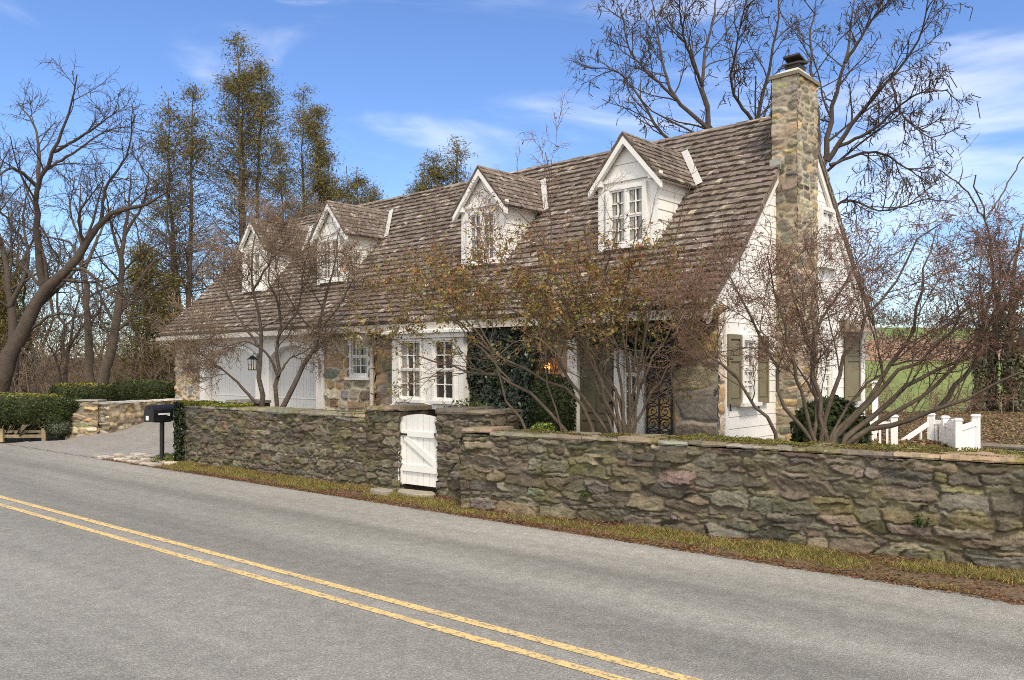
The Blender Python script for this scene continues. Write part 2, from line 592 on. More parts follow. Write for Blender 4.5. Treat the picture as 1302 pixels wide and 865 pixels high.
# palette of the old roadside wall, linear albedo
PAL_WALL = [(.128, .113, .085), (.140, .120, .085), (.112, .098, .068), (.150, .132, .097), (.128, .112, .062), (.122, .100, .069), (.140, .115, .08), (.102, .092, .072), (.175, .155, .12), (.124, .112, .072)]
MORT_WALL = (.095, .082, .057)
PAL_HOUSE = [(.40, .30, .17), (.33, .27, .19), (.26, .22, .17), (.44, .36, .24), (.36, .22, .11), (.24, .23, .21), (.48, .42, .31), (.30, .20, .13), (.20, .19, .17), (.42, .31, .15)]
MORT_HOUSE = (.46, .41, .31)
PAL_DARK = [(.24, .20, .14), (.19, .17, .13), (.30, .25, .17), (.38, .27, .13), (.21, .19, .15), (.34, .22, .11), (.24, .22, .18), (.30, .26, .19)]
PAL_CHIM = [(.30, .25, .17), (.24, .21, .15), (.36, .31, .22), (.20, .17, .12), (.40, .30, .16), (.28, .25, .20), (.22, .20, .17), (.34, .28, .2)]


def wall_run(mb, seed, A, B, thick, z0, z1, res=.013, ends=(True, True), sw=.30, sh=.12, depth=.035, pal=PAL_WALL, mortar=MORT_WALL, top_drop=(0, 0), **kw):
    kw = dict(dict(mort_w=.004, bevel=.006, p=3.4, warp=.042, rough=.012, tilt=.22, strat=.010), **kw)
    """free-standing rubble wall from A to B (world xy; the face toward the road is on the line), z0..z1"""
    A, B = np.array(A, float), np.array(B, float)
    Lw = np.linalg.norm(B - A)
    d = (B - A) / Lw
    nrm = np.array([d[1], -d[0]])           # to the road when running left to right
    if np.dot(nrm, RN) > 0:
        nrm = -nrm

    def face(org, dr, out, W, sd, rr):
        U, V, h, c, F = masonry(sd, W, z1 - z0, rr, sw, sh, depth, pal, mortar, **kw)
        # slow waviness of the face
        h = h + (vnoise(sd + 9, U * .9 + 20, V * .8 + 20, 2) - .5) * .07
        zz = z0 + V
        if top_drop[0] or top_drop[1]:
            f = U / W
            zz = z0 + V * (1 - (top_drop[0] * (1 - f) + top_drop[1] * f) / (z1 - z0))
        U = (U - W / 2) * (1 + 2 * depth * .8 / W) + W / 2
        XY = org + np.outer(U, dr) + np.outer(h, out)
        mb.add(np.column_stack([XY, zz]), F, c)
    face(A, d, nrm, Lw, seed, res)
    face(A - nrm * thick, d, -nrm, Lw, seed + 50, .04)
    if ends[0]:
        face(A - nrm * thick, nrm, -d, thick, seed + 60, res)
    if ends[1]:
        face(B - nrm * thick, nrm, d, thick, seed + 70, res)
    # core under the coping and between the faces
    i0, i1 = A + d * .01 - nrm * .02, B - d * .01 - nrm * .02
    j0, j1 = i0 - nrm * (thick - .04), i1 - nrm * (thick - .04)
    V = [[*i0, z0], [*i1, z0], [*j1, z0], [*j0, z0], [*i0, z1 - top_drop[0] - .01], [*i1, z1 - top_drop[1] - .01], [*j1, z1 - top_drop[1] - .01], [*j0, z1 - top_drop[0] - .01]]
    mb.hexa(V, mortar)
    return A, d, nrm, Lw


def coping(mb, seed, A, d, nrm, Lw, thick, z, th=.06, over=.05, smin=.35, smax=.9, pal=None, zfun=None):
    """uneven slabs along a wall top"""
    rng = rs(seed)
    pal = pal or [(.22, .18, .13), (.27, .23, .17), (.19, .17, .13), (.30, .24, .16), (.24, .22, .18)]
    t = -over * .5
    while t < Lw + over * .3:
        w = min(rng.uniform(smin, smax), Lw + over - t)
        if w < .1:
            break
        hh = th * rng.uniform(.65, 1.25)
        o1, o2 = over * rng.uniform(.3, 1.4), over * rng.uniform(.3, 1.4)
        zz = (zfun((t + w / 2) / Lw) if zfun else z) + rng.normal() * .006
        c = pick(rng, pal, 1, .15)[0]
        # slab outline with a broken edge
        k = max(3, int(w / .07))
        xs = np.linspace(t + .004, t + w - .004, k)
        fr = o1 + rng.normal(size=k) * .014 + .012 * np.sin(np.linspace(0, PI, k)) - .012
        bk = -thick - o2 + rng.normal(size=k) * .014
        out = [(a, b) for a, b in zip(xs, fr)] + [(a, b) for a, b in zip(xs[::-1], bk[::-1])]
        sk = rng.normal(size=2) * .008
        n = len(out)

        def f(zb, ins):
            V = []
            for (a, b) in out:
                bb = b - ins if b > -thick / 2 else b + ins
                p = A + d * a + nrm * bb
                V.append([p[0], p[1], zb + sk[0] * (a - t - w / 2) / w + rng.normal() * .004])
            return np.array(V)
        lo, mid, hi = f(zz, .010), f(zz + hh * .35, 0), f(zz + hh, .016)
        q = np.arange(n)
        q2 = (q + 1) % n
        mb.add(np.vstack([lo, mid, hi]), np.vstack([np.stack([q, q2, n + q2, n + q], 1), np.stack([n + q, n + q2, 2 * n + q2, 2 * n + q], 1)]), c)
        mb.add(hi, np.stack([np.arange(k - 1), np.arange(k - 1) + 1, n - 2 - np.arange(k - 1), n - 1 - np.arange(k - 1)], 1), c)
        mb.add(lo, np.stack([np.arange(k - 1), np.arange(k - 1) + 1, n - 2 - np.arange(k - 1), n - 1 - np.arange(k - 1)], 1), c)
        t += w


# roadside wall, right of the gate
WA, WB = np.array([-.66, 11.10]), np.array([7.6, 5.62])
t = thing('stone_wall', 'long mossy rubble stone wall running right from the white gate along the road', 'wall')
mb = MB()
A, d_, n_, Lw = wall_run(mb, 11, WA, WB, .5, -.02, 1.03, .0125, ends=(True, False), sw=.25, sh=.092, depth=.026, var=.8)
mb.build('wall_body', M['wall_stone'], t, True)
RW = (A, d_, n_, Lw)
mb = MB()
coping(mb, 5, A, d_, n_, Lw, .5, 1.03, .055, .045, .35, .95)
mb.build('coping', M['cap_stone'], t)
# right gate pier
mb = MB()
PA = np.array([-1.06, 11.90])
PB = PA + d_ * 0 + (np.array([-.30, 11.36]) - PA)
A2, d2, n2, L2 = wall_run(mb, 31, PA, PB, .62, -.02, 1.27, .0125, sw=.24, sh=.10, depth=.028)
mb.build('gate_pier', M['wall_stone'], t, True)
mb = MB()
coping(mb, 8, A2, d2, n2, L2, .62, 1.27, .065, .06, .4, .6)
mb.build('pier_cap', M['cap_stone'], t)

# roadside wall, left of the gate
LA, LB = np.array([-6.56, 16.22]), np.array([-2.15, 12.76])
t = thing('stone_wall', 'rubble stone wall between the driveway mouth and the white gate, ivy on its end', 'wall')
mb = MB()
A3, d3, n3, L3 = wall_run(mb, 71, LA, LB, .5, -.02, 1.12, .014, ends=(True, False), sw=.20, sh=.085, depth=.026, var=.7)
mb.build('wall_body', M['wall_stone'], t, True)
LW = (A3, d3, n3, L3)
mb = MB()
coping(mb, 15, A3, d3, n3, L3, .5, 1.12, .06, .045, .35, .9)
mb.build('coping', M['cap_stone'], t)
mb = MB()
QA, QB = np.array([-2.24, 12.79]), np.array([-1.70, 12.39])
A4, d4, n4, L4 = wall_run(mb, 91, QA, QB, .6, -.02, 1.25, .013, sw=.22, sh=.10, depth=.028)
mb.build('gate_pier', M['wall_stone'], t, True)
mb = MB()
coping(mb, 18, A4, d4, n4, L4, .6, 1.25, .07, .05, .4, .7)
mb.build('pier_cap', M['cap_stone'], t)

# low wall at the far side of the driveway
t = thing('stone_wall', 'low retaining wall of tan stone beside the driveway, hedges above it', 'wall')
mb = MB()
FA, FB = np.array([-10.62, 20.95]), np.array([-9.75, 23.35])
PALF = [(.34, .28, .19), (.28, .24, .18), (.40, .34, .24), (.25, .2, .14), (.38, .28, .15)]
A5, d5, n5, L5 = wall_run(mb, 101, FB, FA, .4, .1, .96, .022, sw=.24, sh=.10, depth=.03, pal=PALF, mortar=(.2, .17, .12))
mb.build('wall_body', M['house_stone'], t, True)
mb = MB()
coping(mb, 28, A5, d5, n5, L5, .4, .96, .05, .05, .5, .9, pal=[(.42, .40, .36), (.36, .33, .28)])
mb.build('coping', M['slab'], t)
mb = MB()
A6, d6, n6, L6 = wall_run(mb, 111, np.array([-10.58, 20.85]), np.array([-11.32, 20.80]), .45, .05, 1.02, .022, sw=.24, sh=.10, depth=.03, pal=PALF, mortar=(.2, .17, .12))
mb.build('end_pier', M['house_stone'], t, True)
mb = MB()
coping(mb, 29, A6, d6, n6, L6, .45, 1.02, .05, .06, .5, .9, pal=[(.42, .40, .36), (.36, .33, .28)])
mb.build('pier_cap', M['slab'], t)

# pedestal inside the left wall
t = thing('stone_pedestal', 'dark flat topped stone pedestal behind the left roadside wall, before the garage doors', 'pedestal')
mb = MB()
pc = P(302, 510, 16.9)
wall_run(mb, 121, pc[:2] - RD * .33, pc[:2] + RD * .33, .5, .1, 1.17, .02, sw=.25, sh=.12, depth=.03)
mb.build('pedestal_body', M['wall_stone'], t, True)
mb = MB()
coping(mb, 33, pc[:2] - RD * .38, RD, -RN, .76, .5, 1.17, .07, .07, .8, .9)
mb.build('pedestal_cap', M['cap_stone'], t)

# ------------------------------------------------------------------ gate
gA, gB = np.array([-1.685, 12.42]), np.array([-1.035, 11.925])
gd = (gB - gA) / np.linalg.norm(gB - gA)
t = thing('garden_gate', 'white ledged wooden gate with arched top and diagonal brace between two stone piers', 'gate',
          (gA[0], gA[1], .165), math.atan2(gd[1], gd[0]))
gw = float(np.linalg.norm(gB - gA))
gh = 1.06
mb = MB()
nb = 7
arch = lambda x: 1.0 + .060 * math.sin(PI * min(max(x / gw, 0), 1)) ** .8
for i in range(nb):
    a, b = i * gw / nb + .003, (i + 1) * gw / nb - .003
    V = [[a, 0, 0], [b, 0, 0], [b, .025, 0], [a, .025, 0], [a, 0, arch(a)], [b, 0, arch(b)], [b, .025, arch(b)], [a, .025, arch(a)]]
    mb.hexa(V)
mb.build('boards', M['white'], t)
mb = MB()
mb.box((.0, -.03, .20), (gw, -.001, .30))
mb.box((.0, -.03, .72), (gw, -.001, .80))
mb.box((-.03, -.035, -.01), (.055, .04, .93))
mb.build('rail_frame', M['white'], t)
mb = MB()
p0, p1 = np.array([.10, .71]), np.array([gw - .05, .31])
dd = norm((p1 - p0)[None])[0]
nn = np.array([-dd[1], dd[0]]) * .045
q = [p0 + nn, p1 + nn, p1 - nn, p0 - nn]
mb.prism([tuple(a) for a in q], lambda a, b: (a, -.028, b), lambda a, b: (a, -.001, b))
mb.build('brace', M['white'], t)
mb = MB()
mb.box((.0, -.045, .735), (.16, -.030, .765))
mb.build('hinge', M['iron'], t)

# step slabs before the gate
t = tag(MB().add(np.zeros((3, 3)), [[0, 1, 2]]).build('x', M['slab']), None)
bpy.data.objects.remove(t)


def slab_mesh(mb, rng, c, w, h, ang, z, th, col):
    k = 11
    a = np.linspace(0, 2 * PI, k, endpoint=False)
    r = (np.abs(np.cos(a)) ** 3.0 + np.abs(np.sin(a)) ** 3.0) ** (-1 / 3.0)
    r *= 1 + rng.normal(size=k) * .06
    x, y = r * np.cos(a) * w / 2, r * np.sin(a) * h / 2
    X = c[0] + x * math.cos(ang) - y * math.sin(ang)
    Y = c[1] + x * math.sin(ang) + y * math.cos(ang)
    lo = np.column_stack([X, Y, np.full(k, z - .03)])
    mi = np.column_stack([X, Y, np.full(k, z + th * .7)])
    hi = np.column_stack([c[0] + (X - c[0]) * .95, c[1] + (Y - c[1]) * .95, z + th + rng.normal(size=k) * .003])
    q = np.arange(k)
    q2 = (q + 1) % k
    mb.add(np.vstack([lo, mi, hi]), np.vstack([np.stack([q, q2, k + q2, k + q], 1), np.stack([k + q, k + q2, 2 * k + q2, 2 * k + q], 1)]), col)
    mb.add(hi, [list(range(k))], col)


rng = rs(5)
sc = (gA + gB) / 2 - RN * .16
for j, (dt, ds, w, h, cc, lab) in enumerate([(.06, .0, .72, .30, (.30, .27, .21), 'broad pale stone step below the white gate'),
                                            (-.50, -.16, .42, .22, (.27, .24, .19), 'smaller grey stone slab left of the gate step, by the pier')]):
    mb = MB()
    pp = sc + RD * dt + RN * ds
    slab_mesh(mb, rng, pp, w, h, road_ang, .05, .05, cc)
    tag(mb.build('step_slab', M['slab']), lab, 'step')

# flagstone apron at the driveway mouth
mb = MB()
rng = rs(6)
for i in range(15):
    for j in range(4):
        s_ = .12 + j * .24
        if i < 1 + j * 1.2:
            continue
        tt = -2.1 + i * .20 + rng.normal() * .02 + (j % 2) * .1
        if s_ > .20 + (tt + 2.1) * .42:
            continue
        p = road_xy(tt, s_ + rng.normal() * .015)
        slab_mesh(mb, rng, p, .19 * rng.uniform(.85, 1.15), .23 * rng.uniform(.85, 1.1), road_ang + rng.normal() * .08, float(tz(*p)) + .022, .022, pick(rng, [(.42, .39, .33), (.36, .33, .28), (.47, .43, .37), (.33, .27, .21)], 1)[0])
for j in range(12):
    p = road_xy(-.05 + j * .11, .62 + j * .125 + rng.normal() * .02)
    slab_mesh(mb, rng, p, .22, .24, road_ang + .7, float(tz(*p)) + .025, .025, pick(rng, [(.42, .39, .33), (.40, .36, .30)], 1)[0])
tag(mb.build('flagstone_path', M['slab']), kind='structure')

# ------------------------------------------------------------------ mailbox
mp = P(206, 586, 16.2)
t = thing('mailbox', 'black metal mailbox with a rounded top on a thin black post at the driveway mouth', 'mailbox', (mp[0], mp[1], .03), math.atan2(-RN[1], -RN[0]) + .10)
# local +x points to the road (door end)
mb = MB()
mb.tube([(0, 0, -.2), (0, 0, .82)], .045, 12)
mb.box((-.16, -.06, .80), (.16, .06, .825))
mb.build('post', M['black'], t)


def half_barrel(x0, x1, w, z0, zw, k=10, grow=0):
    prof = [(-w / 2 - grow, z0 - grow)] + [((-math.cos(a)) * (w / 2 + grow), zw + math.sin(a) * (w / 2 + grow)) for a in np.linspace(0, PI, k)] + [(w / 2 + grow, z0 - grow)]
    return prof


mb = MB()
mb.prism(half_barrel(0, 0, .30, .825, 1.0), lambda a, b: (-.34, a, b), lambda a, b: (.26, a, b))
box = mb.build('box_body', M['black'], t)
mb = MB()
mb.prism(half_barrel(0, 0, .30, .825, 1.0, grow=.008), lambda a, b: (.262, a, b), lambda a, b: (.285, a, b))
mb.box((.286, -.02, 1.08), (.305, .02, 1.10))
door = mb.build('box_door', M['black'], t)
mb = MB()
mb.box((.286, -.09, .85), (.290, .0, .935))
mb.build('number_plate', M['sticker'], door)
mb = MB()
mb.box((-.04, .152, .955), (.18, .158, .985))
mb.box((-.07, .152, .930), (-.02, .158, .985))
mb.build('flag', M['sticker'], t)

# ------------------------------------------------------------------ the house (its own axes: x along the front, y into the house)
house = thing('stone_cottage', 'long stone and clapboard cottage with a cedar shake roof, dormers and a stone chimney', 'house',
              (C0[0], C0[1], 0), math.atan2(UX[1], UX[0]))
HL, HWd = 17.25, 5.95            # length and depth
EZ, EY = 2.80, -.42              # eave
KY, KZ = .60, 3.74               # kick of the roof
RY, RZ = HWd / 2, 6.36           # ridge


def fx(px, y=0.0):
    r = (px - CXP) / FPX
    L = (C0[0] - C0[1] * r + y * (UY[0] - UY[1] * r)) / (UX[0] + .6743 * r)
    return -L


def fz(px, py, y=0.0):
    L = -fx(px, y)
    return H + (HYP - py) / FPX * (C0[1] + .6743 * L + UY[1] * y)


def gy(px, x=0.0):
    r = (px - CXP) / FPX
    # C0x + UXx*x + UYx*y = r*(C0y + UXy*x + UYy*y)
    return (r * (C0[1] + UX[1] * x) - C0[0] - UX[0] * x) / (UY[0] - r * UY[1])


def gz(px, py, x=0.0):
    y = gy(px, x)
    return H + (HYP - py) / FPX * (C0[1] + UX[1] * x + UY[1] * y)


def roof_z(y):
    y = np.asarray(y, float)
    yy = np.where(y > RY, HWd - y, y)
    return np.interp(yy, [EY, KY, RY], [EZ, KZ, RZ])


# openings on the front, in house x and z
G0, G1 = fx(256), fx(414)                       # garage surround
BX0, BX1 = fx(499, -.42), fx(590, -.42)           # bay window
SW0, SW1 = fx(444), fx(470)
SZ0, SZ1 = fz(455, 480), fz(455, 424)
DX0, DX1 = fx(726), fx(822)                     # entrance
zb = .15
WALL_TOP = 2.86
mb = MB()


def front_stone(seed, x0, x1, holes, pal, mortar, sw, sh, res=.02, y=0.0, **kw):
    U, V, h, c, F = masonry(seed, x1 - x0, WALL_TOP - zb, res, sw, sh, .028, pal, mortar, holes=[(a - x0, b - x0, c0 - zb, c1 - zb) for a, b, c0, c1 in holes], mort_w=.016, bevel=.02, p=2.6, warp=.05, **kw)
    mb.add(np.column_stack([x0 + U, y - h, zb + V]), F, c)


front_stone(201, -HL, G0 + .02, [], PAL_HOUSE, MORT_HOUSE, .36, .17)
front_stone(202, G1 - .02, fx(479), [(SW0, SW1, SZ0, SZ1)], PAL_HOUSE, MORT_HOUSE, .40, .20)
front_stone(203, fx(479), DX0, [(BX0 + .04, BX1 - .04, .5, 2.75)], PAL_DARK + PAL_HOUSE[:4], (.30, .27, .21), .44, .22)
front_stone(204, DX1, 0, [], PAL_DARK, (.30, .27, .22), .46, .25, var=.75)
# backing behind the stones and the reveal of the small window
mb.box((-HL, .17, zb), (0, .30, WALL_TOP), (.10, .09, .07))
mb.build('front_wall', M['house_stone'], house, True)
mb = MB()
U, V, h, c, F = masonry(205, .17, WALL_TOP - zb, .02, .3, .22, .015, [(.42, .36, .26), (.36, .29, .18), (.46, .42, .34), (.40, .28, .16)], MORT_HOUSE, mort_w=.014)
mb.add(np.column_stack([h, U, zb + V]), F, c)
mb.build('corner_stones', M['house_stone'], house, True)
mb = MB()
U, V, h, c, F = masonry(206, HWd, WALL_TOP - zb, .05, .36, .2, .02, PAL_HOUSE, MORT_HOUSE)
mb.add(np.column_stack([-HL - h, U, zb + V]), F, c)
mb.build('side_wall', M['house_stone'], house, True)

# gable wall with lapped boards, back wall, far gable
mb = MB()
course = .178
z = .30
rng = rs(9)
while z < RZ - .12:
    z1 = min(z + course, RZ - .02)
    def yr(zq):
        if zq <= WALL_TOP - .05:
            return .172, HWd - .0
        f = np.interp(zq, [EZ, KZ, RZ], [EY, KY, RY]) + .10
        return max(f, .172 if zq < 3.0 else f), HWd - f
    a0, b0 = yr(z)
    a1, b1 = yr(z1)
    if a1 > b1:
        a1 = b1 = RY
    o0, o1 = .012, .003
    mb.hexa([[0, a0, z - .012], [o0, a0, z - .012], [o0, b0, z - .012], [0, b0, z - .012], [0, a1, z1], [o1, a1, z1], [o1, b1, z1], [0, b1, z1]])
    z += course
mb.build('gable_siding', M['siding'], house)
mb = MB()
poly = [(.05, zb), (HWd, zb), (HWd, 2.8), (RY, RZ - .15), (.05, 2.8)]
mb.prism(poly, lambda a, b: (-.2, a, b), lambda a, b: (-.001, a, b))
mb.prism([(.05, 2.8), (HWd, 2.8), (RY, RZ - .15)], lambda a, b: (-HL, a, b), lambda a, b: (-HL + .2, a, b))
mb.box((-HL, HWd - .2, zb), (-.201, HWd, 2.85))
mb.box((.0, HWd - .14, .25), (.034, HWd + .02, 2.85))
mb.box((.0, .172, .25), (.034, .26, 2.85))
mb.build('gable_wall', M['siding'], house)

# shakes
def shakes(mb, seed, org, ax, up, nrm, length, run, exposure=.155, wmin=.07, wmax=.17, th=.056, clip=None, lift=0.0):
    """org: lower left corner at the eave; ax along the eave, up the slope, nrm out of the roof. run: slope length.
    clip(s) -> (a0, a1) range along the eave at slope distance s"""
    rng = rs(seed)
    org, ax, up, nrm = [np.asarray(a, float) for a in (org, ax, up, nrm)]
    nc = int(math.ceil(run / exposure))
    out, cols = [], []
    for i in range(nc):
        s0 = i * exposure
        a0, a1 = (0, length) if clip is None else clip(s0)
        if a1 - a0 < .03:
            continue
        x = a0
        row = rng.normal() * .006
        while x < a1 - .01:
            w = min(rng.uniform(wmin, wmax), a1 - x)
            if a1 - x - w < .05:
                w = a1 - x
            b = s0 + rng.normal() * .004 + row * .5
            e = min(s0 + exposure * 1.9, run + .02)
            t = th * rng.uniform(.8, 1.25)
            g = .004
            l = .004 + lift
            tw = rng.normal() * .005
            q = []
            for (xx, ss, hh) in ((x + g, b, l), (x + w - g, b, l), (x + w - g, e, -.004 + lift), (x + g, e, -.004 + lift),
                                 (x + g, b, l + t + .012 + tw), (x + w - g, b, l + t + .012 - tw), (x + w - g, e, .006 + lift), (x + g, e, .006 + lift)):
                q.append(org + ax * xx + up * ss + nrm * hh)
            out.append(q)
            r = rng.rand()
            base = np.array([.146, .118, .098]) if r < .55 else (np.array([.185, .155, .132]) if r < .92 else (np.array([.36, .31, .26]) if r < .955 else np.array([.12, .094, .078])))
            cols.append(base * rng.uniform(.90, 1.10) * np.array([1, rng.uniform(.94, 1.03), rng.uniform(.88, 1.05)]))
            x += w
    V = np.array(out).reshape(-1, 3)
    n = len(out)
    F = (np.arange(n)[:, None, None] * 8 + np.array(BOXF)[None]).reshape(-1, 4)
    mb.add(V, F, np.repeat(np.array(cols), 8, 0))


mb = MB()
OV = .10
for back in (0, 1):
    yy = (lambda y: HWd - y) if back else (lambda y: y)
    sg = -1 if back else 1
    for (ya, za, yb, zb2, sd) in ((EY, EZ, KY, KZ, 301), (KY, KZ, RY, RZ, 302)):
        run = math.hypot(yb - ya, zb2 - za)
        up = np.array([0, sg * (yb - ya) / run, (zb2 - za) / run])
        nr = np.array([0, -sg * (zb2 - za) / run, (yb - ya) / run])
        if back:
            shakes(mb, sd + 40, (-HL - OV, yy(ya), za), (1, 0, 0), up, nr, HL + 2 * OV, run, .3, .3, .6)
        else:
            shakes(mb, sd, (-HL - OV, yy(ya), za), (1, 0, 0), up, nr, HL + 2 * OV, run)
        # deck under the shakes
        A_ = np.array([[-HL - OV + .01, yy(ya), za], [HL * 0 + OV - .01, yy(ya), za], [OV - .01, yy(yb), zb2], [-HL - OV + .01, yy(yb), zb2]])
        mb.hexa(np.vstack([A_ - nr * .06, A_ - nr * .004]), (.15, .12, .09))
# ridge boards
x = -HL - OV
rng = rs(77)
while x < OV - .05:
    w = min(rng.uniform(.22, .34), OV - x)
    for sg in (-1, 1):
        c = np.array([.20, .16, .125]) * rng.uniform(.7, 1.3)
        y1 = RY + sg * .15
        zt, zl = RZ + .045 + rng.normal() * .004, RZ - .15 * 1.1 + .05
        mb.hexa([[x, RY, zt - .02], [x + w - .005, RY, zt - .02], [x + w - .005, y1, zl - .02], [x, y1, zl - .02], [x, RY, zt], [x + w - .005, RY, zt], [x + w - .005, y1, zl], [x, y1, zl]], c)
    x += w
roof = mb.build('roof', M['shake'], house)

# rake boards on the near gable, gutter and soffit
for xx in (.015, -HL - .06):
    mb = MB()
    out = [(EY + .05, EZ), (KY, KZ), (RY, RZ), (HWd - KY, KZ), (HWd - EY - .05, EZ)]
    pl = [(a, b - .068) for a, b in out] + [(a, b - .25) for a, b in out[::-1]]
    V = np.array([[xx, a, b] for a, b in pl] + [[xx + .045, a, b] for a, b in pl])
    q = np.arange(10)
    mb.add(V, np.stack([q, (q + 1) % 10, 10 + (q + 1) % 10, 10 + q], 1))
    k = np.arange(4)
    fc = np.stack([k, k + 1, 8 - k, 9 - k], 1)
    mb.add(V, np.vstack([fc, fc + 10]))
    mb.build('rake_board', M['white'], house)
mb = MB()
mb.box((-HL - .1, EY + .06, EZ - .10), (.10, .0, EZ - .075))
mb.box((-HL - .1, EY + .02, EZ - .17), (.10, EY + .06, EZ - .02))
mb.build('fascia', M['gutter'], house)
mb = MB()
for (x0, x1) in ((-HL - .1, fx(478)),):
    pr = [(.0, 0), (-.035, -.09), (-.115, -.09), (-.13, 0), (-.115, 0), (-.10, -.075), (-.045, -.075), (-.015, 0)]
    mb.prism(pr, lambda a, b: (x0, EY + .02 + a, EZ - .06 + b), lambda a, b: (x1, EY + .02 + a, EZ - .06 + b))
mb.build('gutter', M['gutter'], house)
mb = MB()
dsx = fx(477)
mb.tube([(dsx - .08, EY - .04, EZ - .12), (dsx - .08, EY - .04, EZ - .20), (dsx, EY + .10, EZ - .32), (dsx, -.10, EZ - .48), (dsx, -.09, EZ - .6), (dsx, -.09, .2)], .045, 10)
for zz in (.9, 1.9):
    mb.box((dsx - .06, -.145, zz), (dsx + .06, -.02, zz + .03))
mb.build('downspout', M['gutter'], house)

# ---- windows
def frame_map(plane, off):
    if plane == 'front':
        return lambda a, z, o: (a, off - o, z)
    return lambda a, z, o: (off + o, a, z)


def bx(mb, mp_, a0, a1, z0, z1, o0, o1, c=None, mi=0):
    p, q = mp_(a0, z0, o0), mp_(a1, z1, o1)
    mb.box(tuple(min(i, j) for i, j in zip(p, q)), tuple(max(i, j) for i, j in zip(p, q)), c, mi=mi)


def window(parent, plane, off, a0, a1, z0, z1, cols, rows, cas=.09, curtain=.0, sill=True, mull=None, name='window', m='white', glass=(.018, .021, .024)):
    f = frame_map(plane, off)
    mb = MB()
    bx(mb, f, a0, a0 + cas, z0, z1, -.06, .045)
    bx(mb, f, a1 - cas, a1, z0, z1, -.06, .045)
    bx(mb, f, a0 + cas, a1 - cas, z1 - cas, z1, -.06, .045)
    bx(mb, f, a0 + cas, a1 - cas, z0, z0 + cas * .6, -.06, .045)
    b0, b1, c0, c1 = a0 + cas, a1 - cas, z0 + cas * .6, z1 - cas
    zm = (c0 + c1) / 2
    st = .03
    lights = [(b0, b1)] if not mull else [(b0, (b0 + b1) / 2 - mull / 2), ((b0 + b1) / 2 + mull / 2, b1)]
    if mull:
        bx(mb, f, (b0 + b1) / 2 - mull / 2, (b0 + b1) / 2 + mull / 2, c0, c1, -.06, .035)
    for (l0, l1) in lights:
        for (za, zb_, o) in ((c0, zm, .008), (zm, c1, .018)):
            bx(mb, f, l0, l0 + st, za, zb_, -.06, o)
            bx(mb, f, l1 - st, l1, za, zb_, -.06, o)
            bx(mb, f, l0 + st, l1 - st, za, za + st, -.06, o)
            bx(mb, f, l0 + st, l1 - st, zb_ - st, zb_, -.06, o)
            r2 = max(1, rows // 2)
            for k in range(1, cols):
                xx = l0 + st + (l1 - l0 - 2 * st) * k / cols
                bx(mb, f, xx - .010, xx + .010, za + st, zb_ - st, -.05, o - .006)
            for k in range(1, r2):
                zz = za + st + (zb_ - za - 2 * st) * k / r2
                bx(mb, f, l0 + st, l1 - st, zz - .010, zz + .010, -.05, o - .008)
    w = mb.build(name, M[m], parent)
    if sill:
        mb = MB()
        bx(mb, f, a0 - .05, a1 + .05, z0 - .055, z0 - .002, -.05, .10)
        mb.build('sill', M[m], w)
    mb = MB()
    bx(mb, f, b0, b1, c0, c1, -.045, -.025, glass)
    if curtain:
        rng = rs(int(abs(a0) * 1000) % 9999)
        for (l0, l1) in lights:
            for s in (0, 1):
                n = 6
                e = (l1 - l0) * curtain
                for k in range(n):
                    x0 = l0 + e * k / n if s == 0 else l1 - e * (k + 1) / n
                    v = rng.uniform(.55, 1.0)
                    bx(mb, f, x0, x0 + e / n, c0, c1, -.024, -.020 + .003 * (k % 2), (.33 * v, .31 * v, .27 * v))
    mb.build('pane', M['glass'], w)
    return w


# dormers
DORM = [2.08, 5.52, 10.6, 14.15]
DY = .72


